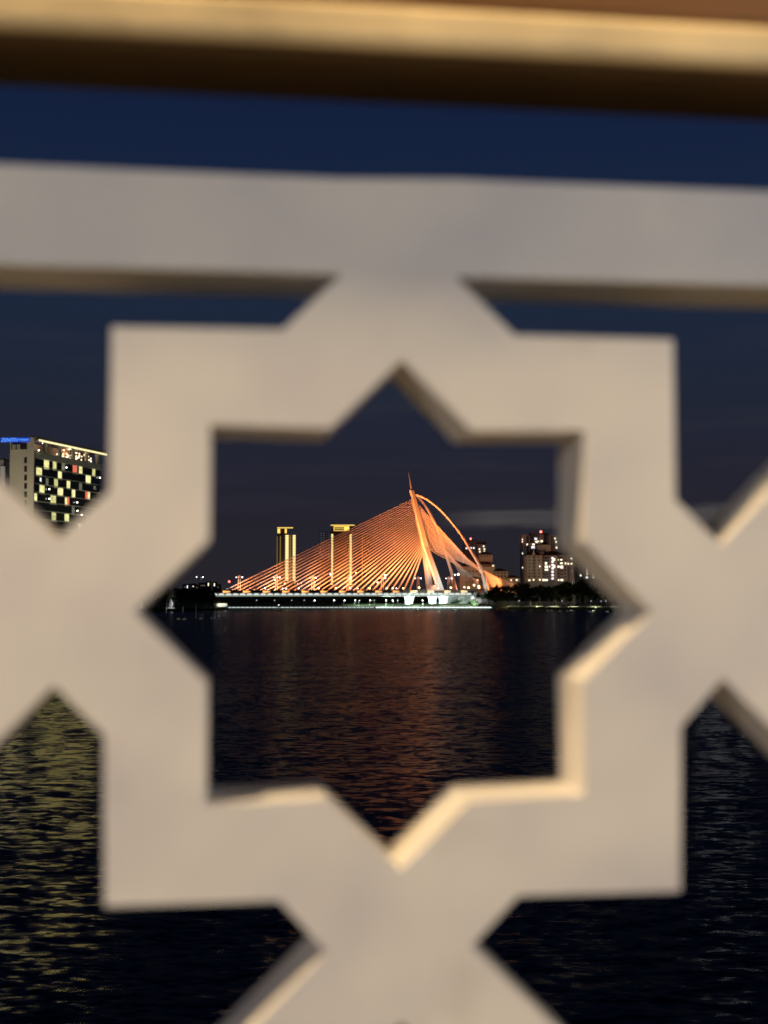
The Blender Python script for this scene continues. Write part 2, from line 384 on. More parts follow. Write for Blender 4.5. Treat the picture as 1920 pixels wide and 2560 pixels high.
# ================================================================== BRIDGE
BX, BY = 37.6, 940.0
U = Vector((.861, .508, 0)); BA = atan2(.508, .861)
def bw(s, l, z): return Vector((BX, BY, z)) + U * s + Vector((-.508, .861, 0)) * l
br = thing('cable_stayed_bridge', 'long cable-stayed bridge with a leaning pylon and fans of cables lit orange', 'bridge', (BX, BY, 0), BA)
S0, S1 = -222, 78
MB().box(S0, S1, -16.5, 16.5, 11.0, 12.3).build('deck', 'deck', br)
MB().hexa([(S0, -13, 8.5), (24, -13, 8.5), (24, 13, 8.5), (S0, 13, 8.5)], [(S0, -16.2, 9.55), (24, -16.2, 9.55), (24, 16.2, 9.55), (S0, 16.2, 9.55)]).build('girder', 'white', br)
MB().box(S0, 24, -14.6, 14.6, 9.555, 10.995).build('web', 'deck', br)
for sg in (-1, 1):
    y0, y1 = sorted((sg * 16.52, sg * 17.0))
    MB().box(S0, S1, y0, y1, 10.95, 12.75).build('fascia', 'rust', br)
    m = MB().box(S0, S1, sg * 16.76 - .08, sg * 16.76 + .08, 13.45, 13.62)
    s = S0
    while s < S1: m.box(s, s + .14, sg * 16.76 - .06, sg * 16.76 + .06, 12.75, 13.45); s += 2.5
    m.build('parapet', 'rust', br)
# lamplit scalloped brackets under the fascia, their light put in as glow
m = MB(); k = 10
prof = [(-1.7, 9.62), (1.7, 9.62)] + [(1.7 * cos(pi * i / k), 9.62 + 1.15 * sin(pi * i / k)) for i in range(1, k)]
m.hexa([(x, -16.75, z) for x, z in prof], [(x, -14.65, z) for x, z in prof])
lens = m.mesh('glowing_bracket', 'e_bracket')
for i in range(42): obj('glowing_bracket', lens, br, loc=(-186 + i * 5.0, 0, 0))
MB().box(-190, 24, -16.9, -16.3, 8.75, 9.5).build('girder_edge_glow', 'e_girder', br)  # lit girder edge, the light on it put in as a weak glow
# orange bulbs each washing its own panel on the fascia
pm = MB().box(-.1, 6.0, -17.35, -17.02, 10.95, 12.75).mesh('lamp_panel', 'white')
fm = MB().box(-.45, -.1, -18.0, -17.02, 10.95, 12.75).box(-.1, 6.0, -18.0, -17.02, 12.752, 12.95).mesh('lamp_fin', 'rust')
bb = MB().tube([(.2, -17.6, 11.85), (1.6, -17.6, 11.85), (5.4, -17.4, 11.85)], [.5, .42, .12], 8).mesh('bulb', 'e_orange')
for i in range(14):
    p = obj('fascia_lamp', pm, br, loc=(-176 + i * 14.35, 0, 0)); obj('lamp_fin', fm, p); obj('bulb', bb, p)
# pylon
def sax(z): return -20.2 * (z - 13) / 72.3
pyl = thing('pylon', None, None); pyl.parent = br
def block(z0, z1, l0, l1, a0, a1, b0, b1):
    mk = lambda z, l, a, b: [(sax(z) - a / 2, l - b / 2, z), (sax(z) + a / 2, l - b / 2, z), (sax(z) + a / 2, l + b / 2, z), (sax(z) - a / 2, l + b / 2, z)]
    return mk(z0, l0, a0, b0), mk(z1, l1, a1, b1)
MB().hexa(*block(43.0, 85.3, 0, 0, 4.1, 2.6, 3.8, 2.2)).build('mast', 'white', pyl)
for sg in (-1, 1):
    MB().hexa(*block(12.305, 43.6, sg * 7.4, sg * 1.2, 4.2, 3.9, 2.8, 2.0)).build('leg', 'white', pyl)
MB().hexa(*block(12.31, 16.4, 0, 0, 4.2, 4.2, 11.2, 10.4)).build('plinth', 'white', pyl)
m = MB().hexa(*block(44, 80, 0, 0, 4.6, 3.2, 1.5, 1.0))
for i in range(28):
    z = 44 + i * 1.28
    a = 4.1 - (z - 43) / 42 * 1.5
    m.box(sax(z) - a / 2 - .8, sax(z) - a / 2, -.9, .9, z, z + .6)
m.build('anchor_strip', 'white', pyl)
MB().tube([(sax(84.5), 0, 84.5), (sax(85.3) - 1.0, 0, 90), (-22.9 - .2, 0, 99)], [.75, .5, .08]).build('spire', 'steel', pyl)
MB().hexa(*block(85.305, 86.2, 0, 0, 1.6, 1.2, 1.6, 1.2)).build('mast_cap', 'steel', pyl)
# curved ties behind the pylon
TIE = [(-16.8, .4, 82.6), (-10, 4, 79.2), (-1.2, 7.9, 72), (8.6, 11.8, 60.6), (14.0, 14.5, 52.3), (18.9, 16.7, 43.6), (27.1, 20.2, 27.9), (30.3, 20.9, 18.5), (32.5, 21.2, 9.0)]
def crm(P, n=6):
    o = []
    for i in range(len(P) - 1):
        p0, p1, p2, p3 = (Vector(P[max(i - 1, 0)]), Vector(P[i]), Vector(P[i + 1]), Vector(P[min(i + 2, len(P) - 1)]))
        for j in range(n):
            t = j / n
            o.append(.5 * (2 * p1 + (p2 - p0) * t + (2 * p0 - 5 * p1 + 4 * p2 - p3) * t * t + (3 * p1 - p0 - 3 * p2 + p3) * t ** 3))
    return o + [Vector(P[-1])]
for sg in (-1, 1):
    c = crm([(s, sg * w, z) for s, w, z in TIE])
    tie = MB().tube(c, [.75 + .35 * i / len(c) for i in range(len(c))], 10).build('tie_arch', 'white', br, True)
    MB().tube([c[-12], c[-1]], [1.35, 1.9], 10).build('tie_foot', 'white', tie, True)
    MB().box(29.5, 36, sg * 21.2 - 3, sg * 21.2 + 3, 1.6, 9.3).build('footing', 'deck', br)
# stay cables
CR = .225
for i in range(29):
    t = i / 28
    s = -166.5 + t * (-22.0 + 166.5); z = 79.0 + t * (42.6 - 79.0)
    for sg in (-1, 1):
        MB().tube([(s, sg * .6, 12.9), (sax(z) - 1.6, sg * .30, z)], CR, 6).build('stay_cable', 'cable', br)
for i in range(21):
    t = i / 20
    z = 75.6 + t * (43.8 - 75.6); s = 43.0 + t * 21.5
    for sg in (-1, 1):
        MB().tube([(sax(z) + 1.8, sg * .8, z), (s, sg * 16.9, 12.4 + t * 3.2)], .155, 6).build('back_stay', 'cable', br)
for sg in (-1, 1):
    MB().hexa([(41, sg * 16.9 - 1.4, 2), (67, sg * 16.9 - 1.4, 2), (67, sg * 16.9 + 1.4, 2), (41, sg * 16.9 + 1.4, 2)],
              [(41, sg * 16.9 - 1, 12.4), (67, sg * 16.9 - 1, 15.5), (67, sg * 16.9 + 1, 15.5), (41, sg * 16.9 + 1, 12.4)]).build('anchor_block', 'deck', br)
# flared piers
for s, l in ((-27.5, -8), (2, 7), (2, -7.4)):
    f = lambda w, d, z: [(s - w, l - d, z), (s - .35 * w, l - d - .25, z), (s + .35 * w, l - d - .25, z), (s + w, l - d, z), (s + w, l + d, z), (s - w, l + d, z)]
    m = MB().hexa(f(2.15, 1.6, LAND_Z - .5), f(2.5, 1.7, 6)); m.hexa(f(2.5, 1.7, 6.001), f(3.3, 2.2, 8.495)); m.build('pier', 'white', br)
# abutment and its pale slope
MB().hexa([(8, -15, LAND_Z), (30, -15, LAND_Z), (30, 15, LAND_Z), (8, 15, LAND_Z)], [(21, -15, 8.49), (30, -15, 8.49), (30, 15, 8.49), (21, 15, 8.49)]).build('abutment', 'white', br)
MB().box(24.01, S1, -15.5, 15.5, LAND_Z, 10.99).build('approach_wall', 'quay', br)

# floodlights of the bridge
ORG = (1.0, .245, .055); COOL = (.70, .93, 1.0)
for s, pw in ((-172, 7.0), (-148, 8.0), (-115, 9.0), (-90, 10.0), (-65, 11.0), (-42, 11.0)):
    spot('cable_floodlight', bw(s, -13, 13.2), bw(s * .5 + 4, 0, 20 + (170 + s) * .30), pw * 26000, ORG, 95, .6, 1.0)
for s_ in (-176, -150, -122, -92):
    spot('road_floodlight', bw(s_, -9, 13.4), bw(s_ + 30, 0, 20), 15000, (1.0, .88, .78), 70, .4, 1.0)
spot('mast_floodlight', bw(-46, -14, 13.6), bw(-13, 0, 60), 190000, (1.0, .31, .06), 44, .5, .8)
spot('mast_floodlight', bw(8, -15.5, 13.6), bw(-9, 0, 52), 34000, (1.0, .30, .07), 60, .5, .8)
spot('mast_floodlight', bw(-22, -15.5, 13.6), bw(-4, 0, 36), 42000, (1.0, .38, .09), 55, .5, .8)
for sg, k in ((-1, 1.0), (1, .8)):
    spot('back_stay_floodlight', bw(54, sg * 27, 9), bw(14, sg * 9, 44), 210000 * k, ORG if sg < 0 else (1.0, .36, .20), 75, .5, .9)
    spot('back_stay_floodlight', bw(66, sg * 26, 9), bw(44, sg * 14, 26), 17000 * k, (1.0, .36, .10), 75, .5, .9)
spot('plinth_floodlight', bw(-1, -15.8, 13.0), bw(0, -5, 17), 2200, (.95, 1.0, .96), 80, .3, .8)
spot('plinth_floodlight', bw(-14, -12, 13.0), bw(-1, 6, 17), 5200, (.95, 1.0, .96), 80, .3, .8)
for s, l in ((-27.5, -8), (2, 7), (2, -7.4)):
    q = bw(s, l, 0)
    spot('pier_floodlight', (q.x - 2.5, q.y - 9, 4.6), (q.x, q.y, 6.0), 15000, COOL, 75, .2, .6)
spot('abutment_floodlight', bw(14, -23, 2.4), bw(18, -12, 6), 9000, (.92, 1.0, .92), 95, .3, .7)
spot('abutment_floodlight', bw(24, -22, 2.4), bw(26, -15, 7), 5000, (.86, .92, 1.0), 80, .3, .7)
for s_ in (-24, -6, 8): spot('bank_light', bw(s_, -14.2, 8.4), bw(s_, -19, 1.5), 1500, (.80, 1.0, .80), 130, .3)

# twin-pole road lamps on the median
rl0 = None
RL = [(500, 1440), (598.8, 1437), (692, 1437), (782.6, 1437), (870, 1437), (956, 1437), (1045, 1438), (1122, 1440)]
RLL = ['road lamp standing alone left of the outermost cable', 'road lamp beside the outermost cable anchor', 'road lamp in front of the left gold tower', 'road lamp between the two gold towers',
       'road lamp by the right column of the second gold tower', 'road lamp among the steep inner cables', 'road lamp just left of the leaning pylon', 'road lamp just right of the pylon legs']
rl_hd = MB().ball((0, -2.1, 9.2), .30, 8, 5).mesh('lamp_head', 'e_cool'); rl_hd2 = MB().ball((0, 2.1, 9.2), .26, 8, 5).mesh('lamp_head', 'e_white')
rl_ps = MB().tube([(0, -.85, 0), (0, -.5, 10.6)], [.2, .11], 6).mesh('pole', 'white'); rl_p2 = MB().tube([(0, .85, 0), (0, .5, 10.6)], [.2, .11], 6).mesh('pole', 'white')
rl_arm = MB().box(-.1, .1, -2.4, 2.4, 9.25, 9.45).mesh('cross_arm', 'white')
for (px, py), lb in zip(RL, RLL):
    # where the sight line meets the median of the bridge
    a = (px - 960) / FPX
    s = (a * BY - BX) / (.861 - a * .508)
    o = thing('road_lamp', 'twin-pole white ' + lb, 'street lamp', bw(s, 0, 12.32 if px > 520 else 12.32), BA + .9, 'twin-pole lamps along the bridge median')
    obj('pole', rl_ps, o); obj('pole', rl_p2, o); obj('cross_arm', rl_arm, o); obj('lamp_head', rl_hd, o); obj('lamp_head', rl_hd2, o)
# small globe lamps along the bridge parapet
gl_p = MB().tube([(0, 0, 0), (0, 0, 1.6)], .09, 6).mesh('post', 'steel')
gl_g = MB().ball((0, 0, 1.95), .42, 8, 6).mesh('globe', 'e_globe'); gl_w = MB().ball((0, 0, 1.8), .30, 8, 6).mesh('globe', 'e_white'); gl_c = MB().ball((0, 0, 1.6), .26, 8, 6).mesh('globe', 'e_cool')
GL = [(663, 'w'), (707, 'c'), (716, 'c'), (747, 'w'), (797, 'o'), (840, 'o'), (876, 'w'), (894, 'w'), (924, 'o'), (967, 'o'), (982, 'o'), (991, 'w'), (1008, 'o'), (1047.5, 'O'), (1095, 'w'), (1127, 'O'), (1171, 'O'), (1197, 'O')]
kindw = {'w': 'small white', 'c': 'small bluish', 'o': 'orange', 'O': 'large orange'}
for i, (px, kd) in enumerate(GL):
    l = -14.5; a = (px - 960) / FPX; ox, oy = BX - .508 * l, BY + .861 * l
    s = (a * oy - ox) / (.861 - a * .508)
    o = thing('globe_lamp', f'{kindw[kd]} globe lamp on the bridge edge, {ORD[i]} from its left end', 'globe lamp', bw(s, l, 12.32), 0, 'globe lamps along the bridge edge')
    obj('post', gl_p, o)
    g = obj('globe', {'w': gl_w, 'c': gl_c}.get(kd, gl_g), o)
    if kd == 'O': g.scale = (1.35, 1.35, 1.2)

# ================================================================== QUAY, PARK LAMPS
ls = thing('light_strip', 'long white light strip along the quay edge under the bridge', 'light strip', (0, 0, 0))
def strip(x0, x1, mt, name):
    m = MB(); x = x0
    while x < x1 - 2: m.box(x, x + 2.6, 892.3, 892.95, .70, 1.1); x += 3.1
    m.build(name, mt, ls)
strip(-112, -6, 'e_led2', 'dim_lamps'); strip(-5.6, 75, 'e_led', 'bright_lamps')
pl_p = MB().tube([(0, 0, 0), (0, 0, 4.1)], [.12, .08], 6).tube([(0, 0, 4.1), (.25, -.2, 4.4), (.6, -.5, 4.4)], .06, 5).mesh('post', 'white')
pl_g = MB().ball((.6, -.5, 4.2), .36, 8, 6).mesh('lamp_head', 'e_white'); pl_d = MB().ball((.6, -.5, 4.25), .26, 8, 6).mesh('lamp_head', 'e_wcool')
UL = [(640, 908, 0), (684, 908, 0), (727, 906, 0), (758, 906, 0), (784, 903, 2), (833, 908, 1), (859, 908, 2), (886, 912, 1), (897, 905, 0), (924, 905, 1), (935, 912, 0), (965, 906, 1), (982, 906, 1), (995, 915, 0), (1058, 906, 2)]
for i, (px, Y, kd) in enumerate(UL):
    p = at(px, 1500, Y)
    o = thing('park_lamp', f'{("dim", "white", "bright white")[kd]} park lamp on the quay under the bridge, {ORD[i]} from the left', 'park lamp', (p.x, Y, LAND_Z), .2 * i, 'park lamps on the quay under the bridge')
    obj('post', pl_p, o); g = obj('lamp_head', pl_g if kd else pl_d, o)
RBL = [(1295, 862, 'first'), (1402.5, 848, 'second'), (1476, 842, 'third'), (1502.6, 838, 'fourth'), (1516, 836, 'fifth'), (1547, 826, 'sixth'), (1562, 822, 'seventh')]
RBL.sort()
for i, (px, Y, _) in enumerate(RBL):
    p = at(px, 1500, Y)
    o = thing('park_lamp', f'park lamp under the trees of the right bank, {ORD[i]} from the bridge', 'park lamp', (p.x, Y, LAND_Z), .6 + .5 * i, 'park lamps on the right bank')
    obj('post', pl_p, o); obj('lamp_head', pl_d, o)
# strong lamps farther along the right shore whose light sparkles on the lake
for i, (X, Y) in enumerate(((172, 676 + 0), (196, 655), (206, 640))):
    pass

# distant street lamps beyond the bridge
fl_p = MB().tube([(0, 0, 0), (0, 0, 1)], [.022, .012], 5).mesh('post', 'steel')
FL = [(687, 1450, 1250, 'w'), (712, 1459, 1250, 'o'), (745, 1460, 1300, 'o'), (753, 1457, 1300, 'o'), (787, 1456, 1250, 'w'), (810, 1431, 1250, 'o'), (826, 1436, 1200, 'c'), (890, 1432, 1250, 'o'), (935, 1456, 1250, 'o'), (944, 1456, 1250, 'c'), (963, 1438, 1250, 'C'), (1137, 1437, 1060, 'w'), (1145.5, 1436, 1060, 'C'), (1194, 1450, 1010, 'o'), (1212, 1450, 1010, 'o'), (1185, 1463, 1010, 'O'), (1197, 1466, 1010, 'O'), (1161, 1468, 1010, 'o')]
for i, (px, py, Y, kd) in enumerate(FL):
    p = at(px, py, Y)
    o = thing('street_lamp', f'{dict(w="small white", c="small bluish", o="small orange", O="glowing orange", C="bright white")[kd]} street lamp behind the bridge cables, {ORD[i]} from the left' if True else '', 'street lamp', (p.x, Y, LAND_Z), 0, 'street lamps beyond the bridge')
    h = p.z - LAND_Z
    q = obj('post', fl_p, o); q.scale = (6, 6, h)
    g = obj('globe', MB().ball((0, 0, h), .42 if kd in 'woc' else .75, 8, 6).mesh('globe', {'w': 'e_white', 'c': 'e_cool', 'o': 'e_globe', 'O': 'e_globe', 'C': 'e_white'}[kd]), o)

# lit pavilion at the foot of the left bridge end
p = at(555, 1514, 858)
pv = thing('pavilion', 'small brightly lit white pavilion under the left end of the bridge', 'pavilion', (p.x, 858, LAND_Z), .2)
pv.scale = (.55, .8, .9)
MB().box(-7, 7, -3, 3, 0, .4).build('base', 'white', pv)
MB().hexa([(-7.4, -3.4, 3.0), (7.4, -3.4, 3.0), (7.4, 3.4, 3.0), (-7.4, 3.4, 3.0)], [(-4, -.4, 4.6), (4, -.4, 4.6), (4, .4, 4.6), (-4, .4, 4.6)]).build('roof', 'roof', pv)
for x in (-6.5, -2.2, 2.2, 6.5):
    for y in (-2.8, 2.8): MB().box(x - .15, x + .15, y - .15, y + .15, .4, 3.0).build('column', 'white', pv)
MB().box(-5, 5, -2.6, -2.3, 2.5, 2.75).build('tube_light', 'e_win', pv)
for q in (-2.2, 2.2): point('pavilion_lamp', (p.x + q, 857, 3.4), 300, (1, .95, .82), .2)
MB().box(-6.4, 6.4, 1.8, 2.0, .4, 2.6).build('back_wall', 'white', pv)
p = at(537, 1500, 856)
o = thing('flood_lamp', 'bright white flood lamp on a mast above the lit pavilion', 'flood lamp', (p.x, 856, LAND_Z), 0)
MB().tube([(0, 0, 0), (0, 0, 4.3)], .12, 6).build('post', 'steel', o); MB().ball((0, 0, 4.6), .55, 8, 6).build('lamp_head', 'e_white', o)
o = thing('navigation_buoy', 'white cone buoy in front of the quay light strip', 'buoy', tuple(at(697, 1521, 905 - 20)), 0); o.location.z = 0
MB().tube([(0, 0, -.2), (0, 0, .5), (0, 0, .55)], [1.0, 1.0, .7], 10).build('float', 'float', o); MB().tube([(0, 0, .5), (0, 0, 2.6)], [.6, .12], 8).build('cone', 'float', o); MB().ball((0, 0, 2.75), .2, 6, 4).build('light', 'e_white', o)

# sail-shaped sculptures on the left quay
def sail(px, py0, py1, Y, label):
    b = at(px, py1, Y); h = (py1 - py0) * Y / FPX
    o = thing('sail_sculpture', label, 'sculpture', (b.x, Y, LAND_Z), 0, 'white sail sculptures on the left quay')
    h = h + (b.z - LAND_Z)
    n = 12; fr = []; 
    for i in range(n + 1):
        t = i / n; z = .4 + (h - .4) * t
        xl = -.22 * h * (1 - t) - .05 * h; xr = h * (.10 + .60 * t * (1 - t) - .13 * t); xm = h * (-.01 + .10 * t * (1 - t) - .035 * t)
        fr.append((xl, xr, z, xm))
    for nm, pick, mt in (('lit_shell', lambda a, b_, c: (c, b_), 'sail'), ('shaded_shell', lambda a, b_, c: (a, c - .02), 'dgrey')):  # the sail's shaded side is a separate shell coloured dark grey
        m = MB()
        for i in range(n):
            q = []
            for j in (i, i + 1):
                a, b_ = pick(fr[j][0], fr[j][1], fr[j][3]); z = fr[j][2]
                q.append([(a, .9 * (.3 if nm == 'lit_shell' else -.2), z), (b_, -.6 if nm == 'lit_shell' else .3, z), (b_, -.35 if nm == 'lit_shell' else .6, z), (a, .6, z)])
            m.hexa(q[0], q[1])
        m.build(nm, mt, o)
    MB().box(-.5 * h, .3 * h, -.8, 1.0, 0, .4).build('base', 'quay', o)
    spot('sail_floodlight', (b.x + 5, Y - 7, LAND_Z + .6), (b.x, Y, h * .6), 4500, (.95, .97, 1.0), 60, .2)
sail(428, 1495.7, 1516, 802, 'larger white sail sculpture on the left quay in front of dark trees')
sail(352.5, 1498, 1516, 797, 'smaller white sail sculpture at the edge of the star opening')
# mooring poles and floats on the lake
for (px, py, h, lb) in ((416, 1532, 3.0, 'short mooring pole nearest the larger sail sculpture'), (457.3, 1531, 3.1, 'short mooring pole in front of the left dark trees'), (490, 1546, 6.2, 'tall mooring pole nearest the camera')):
    Y = EYE * FPX / (py - 1475); p = at(px, py, Y)
    o = thing('mooring_pole', lb + ', standing in the lake', 'pole', (p.x, Y, 0), 0, 'mooring poles in the lake')
    MB().tube([(0, 0, -3), (0, 0, h)], .16, 8).build('pole', 'float', o); MB().tube([(0, 0, h + .002), (0, 0, h + .3)], [.2, .05], 8).build('cap', 'float', o)
fm_ = MB().ball((0, 0, .25), .95, 10, 6, .5).mesh('float_body', 'float'); fr_ = MB().tube([(0, 0, .7), (0, 0, 1.15)], .07, 6).mesh('ring_post', 'steel')
FB = [(354.5, 1533), (430.8, 1532.5), (447.2, 1548.5), (462, 1549), (503, 1548), (531.3, 1547), (1369, 1527.5), (1378, 1527.5), (1399.6, 1528.5), (1418, 1528.5), (1475, 1530), (1518, 1530)]
FBL = ['under the smaller sail sculpture', 'below the larger sail sculpture', 'left end of the row by the tall pole', 'second in the row by the tall pole', 'just right of the tall mooring pole', 'right end of the row by the tall pole',
       'leftmost off the right bank', 'right beside the leftmost one off the right bank', 'third from the bridge off the right bank', 'fourth from the bridge off the right bank', 'fifth from the bridge off the right bank', 'farthest right off the right bank']
for (px, py), lb in zip(FB, FBL):
    Y = EYE * FPX / (py - 1475); p = at(px, py, Y)
    o = thing('float_buoy', 'white float buoy on the lake, ' + lb, 'buoy', (p.x, Y, 0), 0, 'white floats on the lake')
    obj('float_body', fm_, o, True); obj('ring_post', fr_, o)
spot('float_fill_light', (-196, 655, 9), (-95, 700, 0), 90000, (.95, .97, 1.0), 60, .3)  # unseen spots added to brighten the white floats
spot('float_fill_light', (175, 690, 9), (135, 785, 0), 40000, (1, .98, .92), 60, .3)

# ================================================================== TREES
def leafmesh(seed, cz0, rx, rz, n, size):
    rd = random.Random(seed); m = MB()
    lobes = []
    for i in range(9):
        a = rd.uniform(0, 2 * pi); r = rd.uniform(.25, .75) * rx
        lobes.append((r * cos(a), r * sin(a), cz0 + rd.uniform(-.6, .75) * rz, rd.uniform(.35, .6) * rx))
    lobes.append((0, 0, cz0 + .2 * rz, .7 * rx))
    for i in range(n):
        lx, ly, lz, lr = rd.choice(lobes)
        d = Vector((rd.gauss(0, 1), rd.gauss(0, 1), rd.gauss(0, 1))).normalized() * lr * rd.uniform(.55, 1.08)
        c = Vector((lx, ly, lz)) + Vector((d.x, d.y, d.z * .85))
        a = Vector((rd.gauss(0, 1), rd.gauss(0, 1), rd.gauss(0, 1))).normalized(); b = a.orthogonal().normalized()
        s = size * rd.uniform(.6, 1.3)
        m.add([c - a * s, c + b * s * .5, c + a * s, c - b * s * .5], [(0, 1, 2, 3)])
    return m.mesh('crown', 'leaf')
def trunkmesh(seed, h, r):
    rd = random.Random(seed); m = MB()
    top = Vector((rd.uniform(-.5, .5), rd.uniform(-.5, .5), h))
    m.tube([(0, 0, -.3), (top.x * .3, top.y * .3, h * .45), top], [r * 1.25, r, r * .6], 7)
    for i in range(4):
        a = 2 * pi * i / 4 + rd.uniform(-.4, .4)
        m.tube([top * .93, top + Vector((cos(a) * 1.6, sin(a) * 1.6, h * .35))], [r * .5, r * .2], 5)
    return m.mesh('trunk', 'bark')
CROWNS = [leafmesh(s, 9.2, 4.6, 4.6, 620, .8) for s in (1, 2, 3, 4)]
TRUNKS = [trunkmesh(s, 6.5, .28) for s in (1, 2, 3, 4)]
def tree(x, y, k, sc, label, group, z=LAND_Z):
    o = thing('tree', label, 'tree', (x, y, z), k * 1.7, group); o.scale = (sc, sc, sc)
    obj('crown', CROWNS[k % 4], o); obj('trunk', TRUNKS[k % 4], o)
# right bank: px, top y, Y
RT = []
rd = random.Random(21)
prof_r = [(1225, 1472), (1240, 1464), (1262, 1461), (1290, 1458), (1315, 1455), (1345, 1462), (1375, 1464), (1400, 1458), (1425, 1452), (1450, 1450), (1480, 1456), (1510, 1461), (1545, 1466), (1580, 1470), (1620, 1468), (1660, 1470)]
for i, (px, ty) in enumerate(prof_r):
    RT.append((px, ty, 882 + rd.uniform(0, 14) - max(0, px - 1450) * .2))
    RT.append((px + 12, ty + 12 + rd.uniform(-2, 6), 862 + rd.uniform(0, 6) - max(0, px - 1400) * .22))
RT.sort()
for i, (px, ty, Y) in enumerate(RT):
    p = at(px, ty, Y); sc = (p.z - LAND_Z) / 14.3
    tree(p.x, Y, i, sc, f'dark leafy tree in the wood on the right bank, {ORD[i]} from the bridge', 'trees of the right bank')
wl = MB()
wl.hexa([(84, 872.1, 1.5), (130, 856.1, 1.5), (200, 842.1, 1.5), (263, 806.1, 1.5), (263.3, 806.6, 1.5), (200.2, 842.7, 1.5), (130.2, 856.7, 1.5), (84.2, 872.7, 1.5)],
        [(84, 872.1, 2.35), (130, 856.1, 2.35), (200, 842.1, 2.35), (263, 806.1, 2.35), (263.3, 806.6, 2.35), (200.2, 842.7, 2.35), (130.2, 856.7, 2.35), (84.2, 872.7, 2.35)])
tag(wl.build('low_wall', 'quay'), 'low pale lamplit wall along the path under the right bank trees', 'wall')
# slim bare trunks of young trees lit from below along the path
st = MB().tube([(0, 0, -.2), (.05, .02, 4.2)], [.17, .11], 6).mesh('trunk', 'bark'); sc_ = leafmesh(40, 5.2, 1.7, 1.3, 160, .5)
xs = [1247, 1253, 1258, 1263, 1268, 1277, 1283, 1290, 1298, 1306, 1315, 1326, 1334, 1341, 1357, 1366, 1380, 1397, 1417, 1426, 1457]
for i, px in enumerate(xs):
    Y = 874.5 - (px - 1247) * .125 + (i % 3) * .8; p = at(px, 1515, Y)
    o = thing('young_tree', f'slim lamplit young tree by the right bank path, {ORD[i]} from the bridge', 'tree', (p.x, Y, LAND_Z), i * .9, 'young trees along the right bank path')
    obj('trunk', st, o); obj('crown', sc_, o)
for i, X in enumerate((82, 92, 103, 114, 126, 140, 156)):
    spot('path_uplight', (X, 874 - (X - 82) * .3 - 7 , LAND_Z + .3), (X + 2, 880 - (X - 82) * .3, 4), 1000, (.90, .95, .50), 100, .1)
for X in (88, 99, 112, 125, 139, 153, 168, 184, 200):
    yy = 869.5 - (X - 84) * .348 if X < 130 else 853.5 - (X - 130) * .2
    spot('path_light', (X, yy + 1, 6.2), (X, yy - 1, 2.0), 1100, (.92, 1.0, .62), 140, .15, .8)
# left bank
LT = [(345, 1490, 850), (372, 1486, 846), (398, 1480, 850), (418, 1476, 842), (436, 1470, 852), (455, 1468, 848), (474, 1474, 842), (492, 1472, 850), (508, 1469, 846), (522, 1476, 840), (531, 1487, 838), (385, 1492, 838), (447, 1490, 836), (500, 1490, 838)]
LT.sort()
for i, (px, ty, Y) in enumerate(LT):
    Y -= 31; p = at(px, ty, Y); sc = max(.55, (p.z - LAND_Z) / 14.3)
    tree(p.x, Y, i + 1, sc, f'dark leafy tree on the left bank, {ORD[i]} from the left', 'trees of the left bank')
# shore between the hotel and the left bank, hidden from here by the lattice
for i in range(9):
    t = i / 8; X = -140 - 60 * t + 8 * sin(i * 2.1); Y = 600 + 190 * t
    tree(X - 8, Y, i, .9 + .1 * (i % 3), f'dark tree on the hidden shore between hotel and left bank, {ORD[i]} from the hotel', 'trees of the hotel shore')
# shrubs by the right bridge end, catching the lamplight
sh = leafmesh(77, 1.6, 2.3, 1.5, 300, .42)
for i, (px, Y) in enumerate(((1140, 935), (1180, 926), (1188, 905), (1200, 932), (1212, 916), (1222, 900), (1232, 890))):
    p = at(px, 1500, Y)
    o = tag(obj('shrub', sh, None, loc=(p.x, Y, LAND_Z + (5 if px > 1195 else .3)), rot=(0, 0, i)), f'bushy shrub on the slope by the right bridge end, {ORD[i]} from the piers', 'shrub', 'shrubs by the right bridge end')
    o.scale = (1.5, 1.5, 1.5)
# far wood: one dark mass behind the bridge
rd = random.Random(5); m = MB()
for i in range(9000):
    X = rd.uniform(-420, 420); Y = rd.uniform(1120, 1190)
    c = Vector((X, Y, LAND_Z + rd.random() ** .8 * (8 + 2.5 * sin(X * .08) + 1.5 * sin(X * .31)))); a = Vector((rd.gauss(0, 1), rd.gauss(0, .4), rd.gauss(0, 1))).normalized(); b = a.orthogonal().normalized(); s = rd.uniform(1.0, 2.2)
    m.add([c - a * s, c + b * s * .6, c + a * s, c - b * s * .6], [(0, 1, 2, 3)])
tag(m.build('far_wood', 'leaf'), 'dark wood seen as one mass behind the bridge', 'wood', kind='stuff')

# ================================================================== BUILDINGS
def frame(px0, px1, Y, turn=0):
    """footing of a block whose front spans two pixels at distance Y: origin, width"""
    a = at(px0, 1475, Y); b = at(px1, 1475, Y); return a.x, b.x - a.x
def win(mt, w, h, name='window', d=.25):
    key = (mt, round(w, 2), round(h, 2), name)
    if key not in win.c: win.c[key] = MB().box(-w / 2, w / 2, -d, 0, -h / 2, h / 2).mesh(name, mt)
    return win.c[key]
win.c = {}
def zof(py, Y): return at(960, py, Y).z
def hip(x0, x1, y0, y1, z0, z1, o=.9, ins=.75):
    w = min(x1 - x0, y1 - y0) * ins / 2
    return MB().hexa([(x0 - o, y0 - o, z0), (x1 + o, y0 - o, z0), (x1 + o, y1 + o, z0), (x0 - o, y1 + o, z0)], [(x0 + w, y0 + w, z1), (x1 - w, y0 + w, z1), (x1 - w, y1 - w, z1), (x0 + w, y1 - w, z1)])

